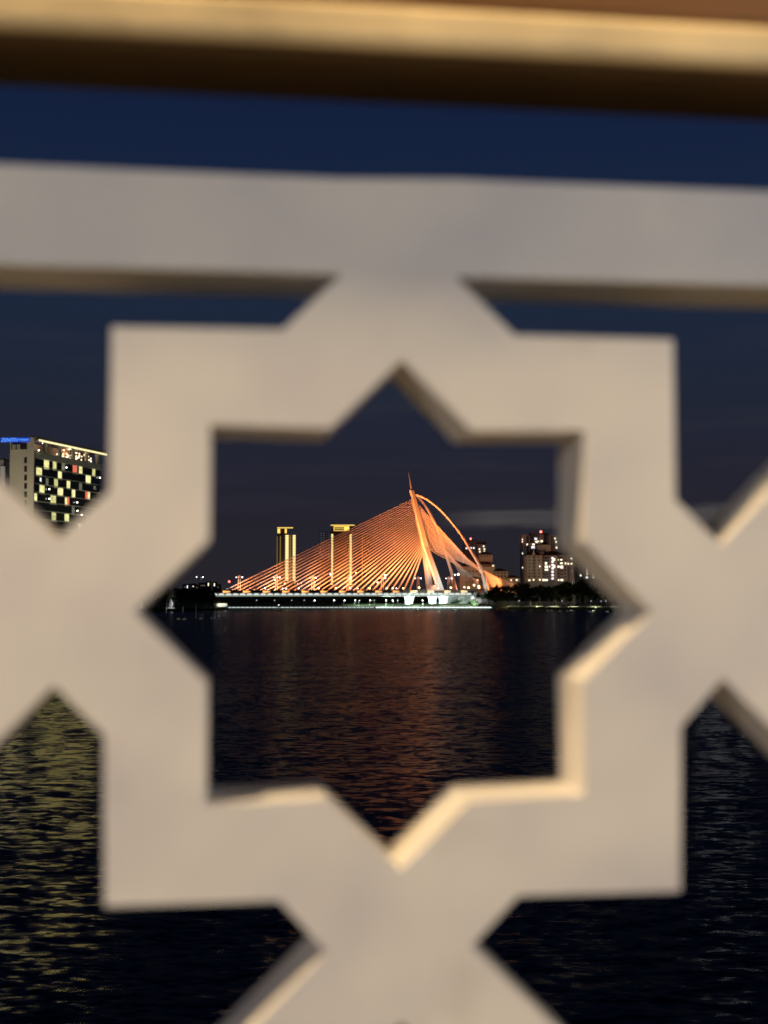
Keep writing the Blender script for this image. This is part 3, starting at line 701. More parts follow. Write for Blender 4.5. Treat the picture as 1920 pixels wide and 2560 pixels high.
# ---- gold towers
def tower1():
    Y = 1400; k = Y / FPX; x0 = at(692, 1400, Y).x; X = lambda px: at(px, 1400, Y).x - x0; Z = lambda py: zof(py, Y)
    t = thing('residential_tower', 'left of two gold-lit towers, its balcony columns glowing and a roof line of light', 'tower', (x0, Y, 0))
    MB().box(X(692), X(712), 0, 16, LAND_Z, Z(1337)).build('wall', 'dgrey', t)
    MB().box(X(712.01), X(738), 1, 16, LAND_Z, Z(1338)).build('core', 'dgrey', t)
    MB().box(X(693.5), X(714), -.3, 14, Z(1336.8), Z(1320.5)).build('crown_wall', 'bronze', t)
    MB().box(X(693), X(732.5), -1, 10, Z(1320.3), Z(1319)).build('roof_slab', 'dgrey', t)
    MB().box(X(693), X(732.5), -1.4, -1.01, Z(1320.6), Z(1318.6)).build('roof_light', 'e_gold', t)
    MB().box(X(693.6), X(700), -.9, -.31, Z(1333), Z(1322)).build('crown_light', 'e_gold', t)
    MB().box(X(712), X(716.5), -.9, -.31, Z(1333), Z(1322)).build('crown_light', 'e_gold', t)
    MB().box(X(692.2), X(693.4), -.35, -.01, LAND_Z + 5, Z(1341)).build('edge_light', 'e_gold3', t)
    MB().box(X(699.8), X(701.6), -.35, -.01, LAND_Z + 12, Z(1340)).build('edge_light', 'e_gold3', t)
    zt, zb = Z(1338), Z(1452); nf = 30
    for (a, b, mt) in ((713.5, 721, 'e_gold2'), (732, 738.5, 'e_gold2'), (724.5, 726.5, 'e_gold3')):  # floodlit balcony ledges, the gold light on them put in as glow
        m = MB(); n = MB()
        for i in range(nf):
            z = zb + (zt - zb) * i / nf
            m.box(X(a), X(b), -.6, .99, z, z + 1.7)
            n.box(X(a) - .5, X(b) + .5, -1.4, .98, z + 1.75, z + 2.1)
        m.build('balcony_glow', mt, t); n.build('balcony_slab', 'cream', t)
    MB().box(-12, X(738) + 22, -9, 20, LAND_Z, LAND_Z + 11).build('podium', 'grey', t)
tower1()
def tower2():
    Y = 1400; x0 = at(828, 1400, Y).x; X = lambda px: at(px, 1400, Y).x - x0; Z = lambda py: zof(py, Y)
    t = thing('residential_tower', 'right gold-lit tower with two tall glowing columns and a lit crown behind the cables', 'tower', (x0, Y, 0))
    MB().box(X(829), X(882), 0, 18, LAND_Z, Z(1334)).build('wall', 'dgrey', t)
    MB().box(X(832), X(874), .6, 16, Z(1333.8), Z(1314)).build('crown_wall', 'bronze', t)
    MB().box(X(833), X(873), .1, .59, Z(1327), Z(1315.5)).build('crown_light', 'e_gold', t)
    for r in range(2):
        for i in range(8): obj('window', win('dgrey', 1.3, 1.5), t, loc=(X(837 + i * 3.1), .09, Z(1319.5 + r * 4.5)))
    MB().box(X(827), X(886.5), -1.3, 17, Z(1313.8), Z(1312.4)).build('roof_slab', 'dgrey', t)
    MB().box(X(827), X(886.5), -1.7, -1.31, Z(1314.2), Z(1312.2)).build('roof_light', 'e_gold', t)
    for a in (828.6, 875): MB().box(X(a), X(a + 5.4), -.4, 4, Z(1333.9), Z(1314.2)).build('crown_pier', 'bronze', t)
    for (a, b) in ((828, 832.6), (874.2, 879.2)):  # floodlit column ledges that glow in place of the light on them
        m = MB()
        for i in range(34):
            z = Z(1462) + (Z(1334.5) - Z(1462)) * i / 34
            m.box(X(a), X(b), -.9, -.01, z, z + 1.25)
        m.build('column_glow', 'e_gold2', t)
    MB().box(-10, 45, -9, 22, LAND_Z, LAND_Z + 11).build('podium', 'grey', t)
tower2()
def tower3():
    Y = 1420; x0 = at(896, 1400, Y).x; X = lambda px: at(px, 1400, Y).x - x0; Z = lambda py: zof(py, Y)
    t = thing('residential_tower', 'unlit slab tower with a single thin gold column of light behind the cables', 'tower', (x0, Y, 0))
    MB().box(0, X(926), 0, 18, LAND_Z, Z(1336)).build('wall', 'glass', t)
    MB().box(-.8, X(926) + .8, -.8, 18.8, Z(1335.9), Z(1334.5)).build('roof_slab', 'dgrey', t)
    m = MB()
    for i in range(32):
        z = Z(1455) + (Z(1338) - Z(1455)) * i / 32
        m.box(X(904.8), X(906.8), -.5, -.01, z, z + 1.3)
    m.build('column_glow', 'e_gold3', t)
    for i in range(12): obj('window', win('e_wdim', 1.6, 1.4), t, loc=(X(911 + (i % 3) * 5), 0, Z(1350 + (i * 37) % 90)))
tower3()
def tower4():
    Y = 1700; x0 = at(800, 1400, Y).x; X = lambda px: at(px, 1400, Y).x - x0; Z = lambda py: zof(py, Y)
    t = thing('residential_tower', 'faint tower with dim violet floors between the two gold towers', 'tower', (x0, Y, 0))
    MB().box(0, X(845), 0, 20, LAND_Z, Z(1331)).build('wall', 'dgrey', t)
    MB().box(-1, X(845) + 1, -1, 21, Z(1330.9), Z(1329.5)).build('roof_slab', 'dgrey', t)
    for r in range(12):
        for c, w in ((803, 3), (809.5, 3.4), (816, 1.6), (822, 2.4), (836, 3)):
            obj('window', win('e_violet', w * .53, .75), t, loc=(X(c), 0, Z(1333 + r * 5.6)))
tower4()
for px, tx in ((716, 716), (735, 735), (858, 856)):  # unseen warm spots added to lift the dark tower walls
    a = at(px, 1462, 1372); b = at(tx, 1400, 1402)
    spot('tower_fill_light', (a.x, 1368, 14), (b.x, 1402, 45), 9000, (1.0, .66, .20), 80, .5, .8)

# ---- mid-right: dark tower and stepped block
def tower5():
    Y = 1120; x0 = at(1160, 1400, Y).x; X = lambda px: at(px, 1400, Y).x - x0; Z = lambda py: zof(py, Y)
    t = thing('apartment_tower', 'dark apartment tower with a red beacon behind the arch ties', 'tower', (x0, Y, 0))
    MB().box(0, X(1172), 3, 18, LAND_Z, Z(1358)).build('wall', 'dgrey', t)
    MB().box(X(1172.01), X(1192), 0, 18, LAND_Z, Z(1352)).build('wall', 'dgrey', t)
    MB().box(X(1192.01), X(1215), 2, 18, LAND_Z, Z(1361)).build('wall', 'grey', t)
    MB().box(X(1192), X(1216), 1.2, 18.5, Z(1360.9), Z(1354)).build('roof', 'roof', t)
    MB().box(X(1171), X(1193), -.6, 18.6, Z(1351.9), Z(1350)).build('roof', 'roof', t)
    b = MB().tube([(X(1178), 5, Z(1349.9)), (X(1178), 5, Z(1347.4))], .15, 6).build('beacon_mast', 'steel', t); MB().ball((X(1178), 5, Z(1346.4)), .75, 8, 6).build('beacon', 'e_beacon', b)
    for px, py in ((1167, 1370.5), (1177.5, 1370), (1184.5, 1370)): obj('window', win('e_wcool', 1.3, 1.3), t, loc=(X(px), 0 if px > 1172 else 3, Z(py)))
    for px, py in ((1199, 1372.5), (1211.5, 1372.5), (1209.5, 1365.5), (1211.5, 1378.5), (1200, 1379)): obj('window', win('e_win', 1.0, 1.2), t, loc=(X(px), 2, Z(py)))
    for r in range(5):
        for c in range(3): obj('window', win('pane', 1.1, 1.3), t, loc=(X(1196 + c * 7), 2, Z(1386 + r * 7)))
tower5()
def stepped():
    Y = 1030; x0 = at(1160, 1400, Y).x; X = lambda px: at(px, 1400, Y).x - x0; Z = lambda py: zof(py, Y)
    t = thing('stepped_apartments', 'cream apartment block stepping down to the right under four hipped roofs', 'apartments', (x0, Y, 0))
    tiers = [(1202, 1235, 1386, 1376, 14), (1180, 1240.5, 1410.5, 1400.5, 8), (1232, 1271, 1428, 1420, 4), (1266, 1299.5, 1445, 1437.5, 0)]
    for i, (a, b, ez, rz, y0) in enumerate(tiers):
        MB().box(X(a), X(b), y0, y0 + 18, LAND_Z, Z(ez)).build('wall', 'cream', t)
        hip(X(a), X(b), y0, y0 + 18, Z(ez) + .01, Z(rz), .9, .95).build('roof', 'roof', t)
    MB().box(X(1150), X(1235), 2, 8, LAND_Z, Z(1416)).build('wall', 'cream', t)
    hip(X(1150), X(1180), 1, 14, Z(1415.9), Z(1408)).build('roof', 'roof', t)
    W = lambda px, py, y, mt, w=1.1, h=1.2: obj('window', win(mt, w, h), t, loc=(X(px), y, Z(py)))
    for px in (1207, 1215, 1222, 1229): W(px, 1389.5, 14, 'pane', 1.4, .7)
    for r in range(2):
        for px in (1215, 1222, 1227): W(px, 1415 + r * 8, 8, 'pane')
        W(1234.8, 1414.3 + r * 8, 8, 'e_win', 1.0, 1.2)
    for r in range(2):
        for px in (1246.5, 1255, 1263.5): W(px, 1432 + r * 8.5, 4, 'pane', 1.3, 1.3)
    W(1277.6, 1450.5, 0, 'e_win', .9, 1.0); W(1291.5, 1450, 0, 'e_win', 1.2, 1.1); W(1283, 1450, 0, 'pane'); 
    for r in range(4):
        for c in range(7): W(1165 + c * 9, 1428 + r * 9, 2, 'e_wdim' if (r * 3 + c) % 6 == 0 else 'pane', 1.1, 1.2)
stepped()

# ---- right-hand apartment group
def right_tower():
    Y = 1090; x0 = at(1306, 1400, Y).x; X = lambda px: at(px, 1400, Y).x - x0; Z = lambda py: zof(py, Y)
    t = thing('apartment_tower', 'tall grey apartment tower with a red beacon behind the cream block', 'tower', (x0, Y, 0))
    MB().box(0, X(1317), 1, 20, LAND_Z, Z(1336)).build('wall', 'grey', t)
    MB().box(X(1317.01), X(1349), 2, 20, LAND_Z, Z(1338)).build('wall', 'dgrey', t)
    MB().box(X(1349.01), X(1360), 0, 20, LAND_Z, Z(1336)).build('wall', 'grey', t)
    MB().box(X(1360.01), X(1373), 3, 20, LAND_Z, Z(1337)).build('wall', 'dgrey', t)
    MB().box(X(1373.01), X(1396), 1, 20, LAND_Z, Z(1338)).build('wall', 'grey', t)
    MB().box(X(1323), X(1325.5), .5, 1.99, LAND_Z, Z(1340)).build('pilaster', 'grey', t)
    MB().box(X(1329), X(1346), 4, 18, Z(1337.9), Z(1331)).build('roof_house', 'dgrey', t)
    MB().box(X(1359), X(1374), 2.5, 20, Z(1336.9), Z(1332.5)).build('roof', 'roof', t)
    b = MB().tube([(X(1355.5), 8, Z(1335.9)), (X(1355.5), 8, Z(1330))], .16, 6).build('beacon_mast', 'steel', t); MB().ball((X(1355.5), 8, Z(1328.3)), .95, 8, 6).build('beacon', 'e_beacon', b)
    lit = [(1340.5, 1346.5, 'e_wcool', 2.0, 2.0), (1342, 1354.5, 'e_win', 1.8, 1.8), (1347, 1353, 'e_win', .9, 1.0), (1319, 1361, 'e_win', 1.1, 1.5), (1328, 1360.5, 'e_wdim', 1, 1.2), (1334.5, 1361, 'e_win', 1.8, 1.6), (1333.5, 1368, 'e_wcool', 2.7, 2.0), (1337.5, 1352.5, 'e_wdim', .8, .8)]
    for px, py, mt, w, h in lit: obj('window', win(mt, w, h), t, loc=(X(px), 2, Z(py)))
    obj('window', win('e_win', 1.6, 1.5), t, loc=(X(1354.5), 0, Z(1353)))
    for px, py in ((1391, 1354.5), (1392, 1369), (1388.5, 1346)): obj('window', win('e_win', 1.1, 1.5), t, loc=(X(px), 1, Z(py)))
    for py in (1348.5, 1354, 1383.5, 1419): obj('window', win('e_win', .7, 1.1), t, loc=(X(1306.6), .99, Z(py)))
    for r in range(8):
        for px in (1321, 1327.5, 1334, 1341): obj('window', win('pane', 1.2, 1.3), t, loc=(X(px), 2, Z(1342 + r * 6 + 3)))
        for px in (1380, 1385): obj('window', win('pane', 1.0, 1.3), t, loc=(X(px), 1, Z(1343 + r * 6)))
right_tower()
def cream_block():
    Y = 1010; x0 = at(1317, 1400, Y).x; X = lambda px: at(px, 1400, Y).x - x0; Z = lambda py: zof(py, Y)
    t = thing('apartment_block', 'cream apartment block with dark hipped roofs and many lit windows above the right bank wood', 'apartments', (x0, Y, 0))
    secs = [(1317, 1332, 0), (1332.01, 1339.5, 2.2), (1339.51, 1356, .5), (1356.01, 1376, 2.6), (1376.01, 1388, 1.2), (1388.01, 1393, .2), (1393.01, 1420, 2.0), (1420.01, 1437, 3.5)]
    for a, b, y in secs: MB().box(X(a), X(b), y, 18, LAND_Z, Z(1388.5 if b < 1420.5 else 1385)).build('wall', 'cream' if a < 1356 or a in (1388.01,) else 'grey', t)
    hip(X(1317), X(1356), 0, 18, Z(1388.4), Z(1375), .9, .9).build('roof', 'roof', t)
    hip(X(1356.2), X(1420), 1.5, 18, Z(1387.9), Z(1377), .7, .9).build('roof', 'roof', t)
    g = MB().hexa([(X(1330), -.5, Z(1388)), (X(1338.5), -.5, Z(1388)), (X(1338.5), .6, Z(1388)), (X(1330), .6, Z(1388))], [(X(1334), -.5, Z(1374)), (X(1334.6), -.5, Z(1374)), (X(1334.6), .6, Z(1374)), (X(1334), .6, Z(1374))]).build('gable', 'cream', t)
    MB().box(X(1347), X(1380), 8, 16, Z(1377), Z(1361)).build('penthouse', 'cream', t)
    hip(X(1352), X(1379), 8, 16, Z(1360.9), Z(1354), .6, .9).build('roof', 'roof', t)
    Wn = lambda px, py, mt, w, h: obj('window', win(mt, w, h), t, loc=(X(px), next(y for a, b, y in secs if a <= px <= b), Z(py)))
    for r in range(7):
        py = 1392.5 + r * 8.2
        for px in (1323, 1336, 1347): Wn(px, py, 'pane', 1.1, 1.0)
        for px in (1359, 1372.5): Wn(px, py, 'pane', 1.1, 1.3)
        for px in (1397.5, 1413.5): Wn(px, py, 'pane', 1.1, 1.2)
        Wn(1366, py + 2, 'pane', 2.4, 1.2); Wn(1404.5, py + 2, 'pane', 2.4, 1.2)
    for r in range(7): Wn(1381.7, 1395.5 + r * 8.45, 'e_wcool', 1.55, 1.55)
    for px, py, mt, w, h in ((1385.5, 1399, 'e_win', 1.5, 1.8), (1385.7, 1416, 'e_win', 1.7, 2.2), (1366, 1408.3, 'e_win', 1.5, 1.8), (1367, 1417.3, 'e_win', 2.4, 1.9), (1367, 1424.6, 'e_win', 2.6, 1.1), (1375.6, 1416.2, 'e_win', 1.1, 1.3),
                             (1397, 1416.6, 'e_win', 1.5, 1.4), (1405, 1417.6, 'e_win', 2.0, 2.0), (1404, 1399.4, 'e_win', 1.4, 1.0), (1404.2, 1408.2, 'e_win', 1.8, 1.2), (1396.6, 1399.6, 'e_hot', .9, .9), (1414.5, 1408.5, 'e_win', 1.0, 1.3),
                             (1421.5, 1409, 'e_win', 1.2, 1.4), (1430, 1396, 'e_win', 1.3, 1.0), (1430.2, 1409, 'e_win', 1.2, 1.2), (1349.3, 1416, 'e_win', .8, 1.0), (1347, 1408.5, 'e_wdim', .7, .8), (1432, 1428, 'e_wdim', .7, 1.4),
                             (1323, 1450.6, 'e_win', 1.5, .8), (1334, 1449.5, 'e_win', 1.2, 1.1), (1349.4, 1449.5, 'e_win', 1.0, 1.1), (1359.3, 1450, 'e_win', 1.7, 1.3), (1366.5, 1450, 'e_win', 2.0, 1.2), (1397, 1450, 'e_win', 1.0, 1.0), (1405, 1450, 'e_win', 2.0, 1.3)):
        o = Wn(px, py, mt, w, h); o.location.y -= .06
cream_block()
def side_towers():
    Y = 1060; Z = lambda py: zof(py, Y)
    for (a, b, top, lb, wl) in ((1437.5, 1453, 1398, 'plain grey tower just right of the cream block', [(1451.5, 1438.5)]),
                                (1459, 1474, 1392, 'dark tower with one lit stair column half behind the lattice', None),
                                (1476, 1512, 1402, 'dark apartment tower with scattered lit windows half behind the lattice', [(1481.5, 1409), (1473.5 + 2, 1416), (1487, 1430), (1494.5, 1431.5), (1482, 1437), (1495, 1437.5), (1494.5, 1443.5), (1482.4, 1443.5)])):
        x0 = at(a, 1400, Y).x; X = lambda px: at(px, 1400, Y).x - x0
        t = thing('apartment_tower', lb, 'tower', (x0, Y, 0))
        MB().box(0, X(b), 0, 18, LAND_Z, Z(top)).build('wall', 'grey' if a < 1450 else 'dgrey', t)
        MB().box(-.5, X(b) + .5, -.5, 18.5, Z(top) + .01, Z(top - 2.5)).build('roof', 'roof', t)
        if a < 1450:
            for q in (1442, 1447): MB().box(X(q), X(q + .8), -.5, -.01, LAND_Z, Z(top)).build('pilaster', 'dgrey', t)
        if wl is None:
            for r in range(7): obj('window', win('e_win', .75, 1.6), t, loc=(X(1467.4), 0, Z(1398 + r * 6.2)))
            obj('window', win('e_wcool', 1.8, 1.4), t, loc=(X(1467), 0, Z(1443.5)))
            for r in range(6): obj('window', win('pane', 1.1, 1.3), t, loc=(X(1462), 0, Z(1400 + r * 7)))
        else:
            for px, py in wl: obj('window', win('e_win', 1.05, 1.3), t, loc=(X(px), 0, Z(py)))
            for r in range(5):
                for c in range(2): obj('window', win('pane', 1.1, 1.3), t, loc=(X(a + 4 + c * 6), 0, Z(top + 6 + r * 8)))
side_towers()
# unseen fill spots behind the wood, added to stand in for city glow
spot('estate_fill_light', (108, 958, 13), (125, 1012, 30), 9000, (1.0, .80, .52), 90, 1)
spot('estate_fill_light', (135, 955, 13), (150, 1012, 28), 7000, (1.0, .84, .66), 90, 1)
spot('estate_fill_light', (104, 1030, 45), (122, 1092, 50), 6500, (1.0, .85, .85), 80, 1)
spot('estate_fill_light', (70, 985, 12), (82, 1034, 24), 9000, (1.0, .72, .50), 95, 1)
spot('estate_fill_light', (150, 1010, 14), (160, 1060, 30), 3500, (1.0, .86, .74), 90, 1)
spot('estate_fill_light', (70, 1070, 30), (82, 1120, 45), 3000, (1.0, .70, .60), 90, 1)

# ---- far skyline on the left
SK = [(464, 1463, 5, 'e_wdim'), (468.5, 1462, 2, 'e_wcool'), (483, 1461, 3, 'e_win'), (492, 1464, 3, 'e_wdim'), (507, 1459, 8, 'e_wdim'), (521, 1456, 2.4, 'e_win'), (536, 1457, 2.4, 'e_win'), (545, 1463, 3, 'e_wdim')]
for i, (px, ty, w, mt) in enumerate(SK):
    Y = 2300; p = at(px, ty, Y); x = p.x; k = Y / FPX
    t = thing('distant_block', f'tiny distant block with a strip of light on the left skyline, {ORD[i]} from the left', 'building', (x, Y, 0), 0, 'distant blocks on the left skyline')
    MB().box(-w * k - 2, w * k + 2, 0, 12, LAND_Z, p.z + 1).build('wall', 'dgrey', t)
    MB().box(-w * k - 2.4, w * k + 2.4, -.4, 12.4, p.z + 1.01, p.z + 1.8).build('roof', 'roof', t)
    n = max(1, int(w / 2.2))
    for j in range(n): obj('window', win(mt, 1.5, 5.0 if w < 3 else 1.6), t, loc=((j - (n - 1) / 2) * 2.9, 0, p.z - 3.5))
p = at(573, 1454, 2000); t = thing('radio_mast', 'thin mast with a red light on the horizon left of the cables', 'mast', (p.x, 2000, 0))
MB().tube([(0, 0, LAND_Z), (0, 0, p.z - 1)], [.8, .3], 6).build('pole', 'steel', t); MB().ball((0, 0, p.z), 1.5, 8, 6).build('beacon', 'e_beacon', t)

# ================================================================== HOTEL
HA = Vector((at(81, 1300, 495).x, 495))
E1 = Vector((.2656, .9641)); N1 = Vector((.9641, -.2656))
E2 = Vector((-.995, .0998)); N2 = Vector((-.0998, -.995))
F1 = ((0, 0), E1, N1); F2 = ((0, 0), E2, N2)
hot = thing('hotel', 'tall hotel with staggered yellow and red lit windows and a blue roof sign', 'hotel', (HA.x, HA.y, 0))
def fp(F, px, py):
    """facade coordinates (along, height) met by the sight line of a pixel"""
    u = (px - 960) / FPX; v = (1280 - py) / FPX
    d = Vector((u, cos(PITCH) - sin(PITCH) * v, sin(PITCH) + cos(PITCH) * v)); n = F[2]
    t = (n.x * HA.x + n.y * HA.y) / (n.x * d.x + n.y * d.y)
    q = d * t
    return (q.x - HA.x) * F[1].x + (q.y - HA.y) * F[1].y, EYE + q.z
LEN = fp(F1, 249, 1300)[0]; WID = fp(F2, 23.5, 1300)[0]
TOPZ = fp(F1, 81, 1100)[1]; TERZ = fp(F1, 81, 1132)[1]; ROOFZ = fp(F2, 80, 1093.6)[1]
B_ = E1 * LEN; C_ = E2 * WID; D_ = B_ + C_
MB().prism([(0, 0), tuple(B_), tuple(D_), tuple(C_)], LAND_Z, TERZ).build('wall', 'dgrey', hot)
MB().fbox(F1, .9, LEN - .5, .004, .25, LAND_Z + 6, TERZ - .4).build('glass_facade', 'glass', hot)
MB().fbox(F2, -.45, WID, .004, .6, LAND_Z, ROOFZ).build('end_wall', 'beige', hot)
# open roof terrace with slab above, columns, string lights
zf = fp(F1, 81, 1128)[1]
MB().fbox(F1, .95, LEN, .0, .7, zf - 2.5, zf - .01).build('terrace_band', 'edge', hot)
MB().prism([tuple(E1 * -.2 + N1 * 1.6), tuple(B_ + E1 * 2.5 + N1 * 1.6), tuple(D_ + E1 * 2.5), tuple(C_ * .1)], TOPZ, TOPZ + 1.5).build('roof_slab', 'dgrey', hot)
MB().fbox(F1, 1.0, LEN + 2.4, 1.605, 1.9, TOPZ - .25, TOPZ + .45).build('cornice_light', 'e_line', hot)
MB().fbox(F1, 1.0, LEN - 3, -6, -5.5, zf, TOPZ).build('terrace_wall', 'rust', hot)
for px in (111.2, 148, 182, 215, 242):
    u = fp(F1, px, 1130)[0]; MB().fbox(F1, u, u + 1.6, -.7, .3, zf, TOPZ).build('column', 'edge', hot)
rd = random.Random(9)
for (pa, pb) in ((153, 180), (184, 213), (217, 237)):
    m = MB(); ua = fp(F1, pa, 1130)[0]; ub = fp(F1, pb, 1130)[0]
    for i in range(16):
        u = rd.uniform(ua, ub); z = rd.uniform(zf + .6, TOPZ - .9); q = E1 * u + N1 * rd.uniform(-3, -.3)
        m.ball((q.x, q.y, z), .34, 6, 4)
    m.build('string_lights', 'e_fairy', hot)
point('terrace_lamp', tuple((HA + E1 * LEN * .62 - N1 * 2.5)) + (TOPZ - .8,), 2200, (1, .62, .34), .3)
point('terrace_lamp', tuple((HA + E1 * LEN * .2 - N1 * 2.5)) + (TOPZ - .8,), 700, (1, .8, .5), .3)
# floor edges
fh = 22.1 * (495 / FPX)
zr0 = fp(F1, 82, 1142)[1]
NF = int((zr0 - LAND_Z - 6) / fh)
for i in range(NF + 1):
    MB().fbox(F1, .95, LEN - .2, .255, .50, zr0 - i * fh - .14, zr0 - i * fh + .14).build('floor_edge', 'edge', hot)
HWN = [(600, 475, 668, 625, 'Y'), (722, 493, 772, 640, 'Y'), (1085, 560, 1130, 690, 'Y'), (1268, 590, 1308, 722, 'Y'), (493, 590, 570, 720, 'Y'), (795, 643, 845, 768, 'Y'), (1178, 698, 1245, 830, 'Y'), (742, 748, 790, 880, 'Y'),
       (915, 775, 960, 900, 'Y'), (538, 833, 605, 965, 'Y'), (790, 870, 862, 1000, 'Y'), (985, 898, 1030, 1020, 'Y'), (465, 948, 502, 1070, 'Y'), (690, 975, 765, 1108, 'Y'), (705, 1212, 765, 1345, 'Y'), (885, 1232, 945, 1348, 'Y'),
       (1072, 1368, 1130, 1475, 'Y'), (1206, 925, 1235, 1048, 'Y'), (998, 540, 1058, 685, 'R'), (1172, 925, 1204, 1040, 'R'), (890, 1003, 918, 1130, 'Y'), (919, 1003, 950, 1125, 'R'), (845, 520, 890, 660, 'D'), (625, 740, 660, 850, 'D'),
       (1085, 805, 1125, 915, 'D'), (985, 1130, 1020, 1250, 'D'), (1285, 845, 1315, 905, 'D'), (543, 735, 562, 800, 'W'), (1185, 1265, 1215, 1400, 'D')]
HY = ('e_hot', 'e_hot4', 'e_hot5', 'e_hot')
HM = {'L': 'e_hot3', 'Y': 'e_hot', 'R': 'e_red', 'D': 'e_hot2', 'W': 'e_wcool'}
def hotwin(u0, u1, z0, z1, k):
    w = MB().fbox(F1, u0 - .25, u1 + .25, .256, .62, z0 - .35, z0 - .02).build('window', 'edge', hot)
    MB().fbox(F1, u0, u1, .256, .30, z0, z1).build('pane', HY[int(z0 * 7 + u0 * 3) % 4] if k == 'Y' else HM[k], w)
for x0, y0, x1, y1, k in HWN:
    xa, xb = x0 / 5.53, x1 / 5.53; ym = 1060 + (y0 + y1) / 2 / 5.53; h = (y1 - y0) / 5.53 - 3.2
    u0, z = fp(F1, xa, ym); u1, _ = fp(F1, xb, ym)
    hh = h * 495 / FPX * (1 + u0 / 495)
    hotwin(u0, u1, z - hh / 2, z + hh / 2, k)
# lower floors, hidden from this spot by the lattice
rd = random.Random(4)
zlow = fp(F1, 160, 1330)[1]
for i in range(NF):
    z0 = zr0 - (i + 1) * fh + .5
    if z0 + fh > zlow: continue
    for j in range(5):
        if rd.random() < .72:
            u = 3 + j * 10.3 + rd.uniform(0, 6); hotwin(u, u + rd.uniform(2.6, 4), z0, z0 + fh - .9, rd.choice('LLLLLR'))
for px, py in ((91.5, 1126), (161, 1169), (188, 1256), (188.5, 1277), (118, 1247), (245, 1194.5), (199, 1287), (118, 1223)):
    u, z = fp(F1, px, py); q = E1 * u + N1 * .95
    MB().ball((q.x, q.y, z), .24, 8, 6).build('wall_lamp', 'e_white', hot)
# end wall: recess with plant, slit windows
u0, z0 = fp(F2, 69, 1124); u1, z1 = fp(F2, 29.5, 1108.5)
MB().fbox(F2, u0, u1, .601, .75, z0, z1).build('louvre', 'pane', hot)
for a, b in ((34, 43), (46, 54)):
    ua = fp(F2, b, 1116)[0]; ub = fp(F2, a, 1116)[0]; MB().fbox(F2, ua, ub, .755, 1.6, z0 + .2, z0 + 1.9).build('roof_plant', 'edge', hot)
for py in (1151.5, 1173, 1195, 1215.5, 1237, 1258):
    u, z = fp(F2, 65.5, py); MB().fbox(F2, u - .55, u + .55, .601, .72, z - 1.1, z + 1.1).build('slit_window', 'pane', hot)
# unseen podium; its glowing panels are added for the gold shimmer on the lake
MB().fbox(F1, -1, LEN - 4, .9, 3, LAND_Z, LAND_Z + 4.2).build('podium', 'beige', hot)
MB().fbox(F2, -2, WID + 26, .9, 5, LAND_Z, LAND_Z + 4.2).build('podium', 'beige', hot)
for i in range(7):
    u = 1 + i * 7.2; MB().fbox(F1, u, u + 4.6, 3.005, 3.3, LAND_Z + .5, LAND_Z + 3.5).build('shimmer_panel', 'e_shimmer', hot)
for i in range(5):
    u = 1 + i * 6.4; MB().fbox(F2, u, u + 4.2, 5.005, 5.3, LAND_Z + .5, LAND_Z + 3.5).build('shimmer_panel', 'e_shimmer', hot)
# blue roof sign
SO = N2 * 1.2
sa = fp(F2, 76, 1100)[0]; sb = fp(F2, 4.5, 1100)[0]
zs0 = ROOFZ - 1.55; zs1 = ROOFZ + .15
dfar = 1 + sb * .809 / 495
FS = ((SO.x, SO.y), E2, N2)
zc = fp(F2, 40, 1100.5)[1]
MB().fbox(FS, sa, sb, -.3, 0, zc - .85, zc + .85).build('sign', 'e_blue', hot)
sign = [c for c in hot.children if c.name.startswith('sign')][0]
def lettering(txt, size, u_left, z, shear):
    cu = bpy.data.curves.new('lettering', 'FONT'); cu.body = txt; cu.size = size; cu.shear = shear; cu.extrude = .08; cu.offset = .02
    tmp = bpy.data.objects.new('lettering_source', cu); COL.objects.link(tmp)
    dg = bpy.context.evaluated_depsgraph_get(); me = bpy.data.meshes.new_from_object(tmp.evaluated_get(dg)); bpy.data.objects.remove(tmp)
    me.materials.clear(); me.materials.append(M['e_letter'])
    o = obj('lettering', me, sign)
    # text runs left to right as seen, i.e. against E2
    X = Vector((-E2.x, -E2.y, 0)); Zv = Vector((0, 0, 1)); Nv = Vector((N2.x, N2.y, 0))
    q = SO + E2 * u_left + N2 * .1
    o.matrix_local = Matrix(((X.x, Zv.x, Nv.x, q.x), (X.y, Zv.y, Nv.y, q.y), (X.z, Zv.z, Nv.z, z), (0, 0, 0, 1)))
    return me
def fit(me, wanted):
    xs_ = [v.co.x for v in me.vertices]; k = wanted / (max(xs_) - min(xs_))
    for v in me.vertices: v.co.x *= k
um = fp(F2, 51, 1101)[0]
fit(lettering('ZENITH', 2.0, sb - .1, zc - .68, .25), sb - um - .5)
fit(lettering('PUTRAJAYA', .95, um, zc - .30, .1), um - sa - .2)
for k in (0, 1):
    u, z = fp(F2, 30, 1240)
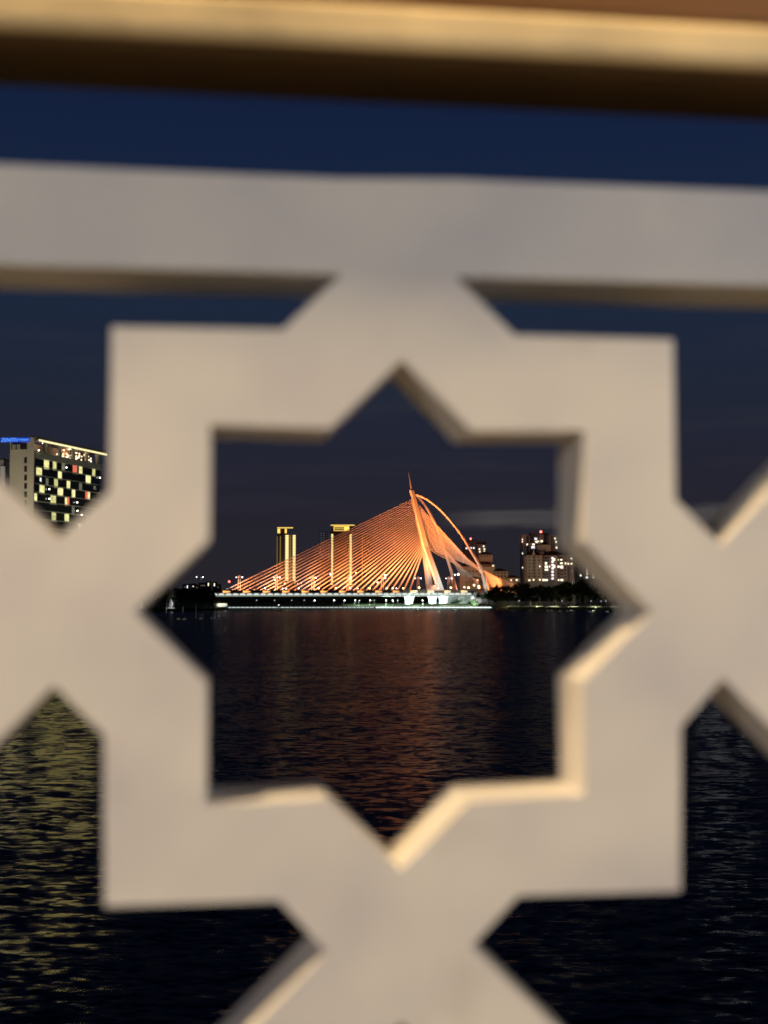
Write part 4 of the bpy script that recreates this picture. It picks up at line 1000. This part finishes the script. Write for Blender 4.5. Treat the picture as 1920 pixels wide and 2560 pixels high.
spot('facade_fill_light', tuple(HA + E1 * 22 + N1 * 38) + (LAND_Z + 5,), tuple(HA + E1 * 26) + (48,), 30000, (1.0, .93, .66), 90, .5)  # unseen spot added to brighten the slab edges of the front
spot('hotel_floodlight', tuple(HA + E2 * 4 + N2 * 34) + (LAND_Z + 2,), tuple(HA + E2 * 4) + (54,), 110000, (1.0, .88, .66), 80, .6)
for i in range(4):
    q = HA + E1 * (8 + i * 13) + N1 * 17
    o = thing('shore_lamp', f'white lamp on the hotel shore, {ORD[i]} from the hotel corner', 'street lamp', (q.x, q.y, LAND_Z), 0, 'lamps on the hotel shore')
    MB().tube([(0, 0, 0), (0, 0, 5.2)], [.14, .1], 6).build('post', 'steel', o); MB().ball((0, 0, 5.6), .5, 8, 6).build('globe', 'e_white', o)
# white block at the far left
p = at(3, 1150, 560); t = thing('white_block', 'white lit building cut by the left edge of the picture beside the hotel', 'building', (p.x, 560, 0))
MB().box(-16, 1.0, 0, 14, LAND_Z, zof(1150, 560)).build('wall', 'grey', t); MB().box(-16.4, 1.3, -.4, 14.4, zof(1150, 560) + .01, zof(1146, 560)).build('roof', 'roof', t)
MB().box(.0, 1.9, -.8, -.01, LAND_Z, zof(1166, 560)).build('stair_column', 'white', t)
for r in range(4): obj('window', win('e_win', 1.2, 1.6), t, loc=(-3, 0, zof(1165 + r * 18, 560)))
spot('block_floodlight', (p.x + 6, 530, 22), (p.x, 560, 58), 24000, (1, .93, .82), 70, .5)
# lamps on the right shore nearer the camera
for i, (px, Y) in enumerate(((1745, 560), (1778, 548), (1800, 540), (1850, 520))):
    q = at(px, 1450, Y)
    o = thing('shore_lamp', f'bright white lamp on the near right shore behind the lattice, {ORD[i]} from the left', 'street lamp', (q.x, Y, 0), 0, 'lamps on the near right shore')
    MB().tube([(0, 0, -4), (0, 0, 9)], [.2, .12], 6).build('post', 'steel', o); MB().ball((0, 0, 9.5), .5, 8, 6).build('globe', emit('bright_globe', (.95, .97, 1.0), 50) if i == 0 else bpy.data.materials['bright_globe'], o)
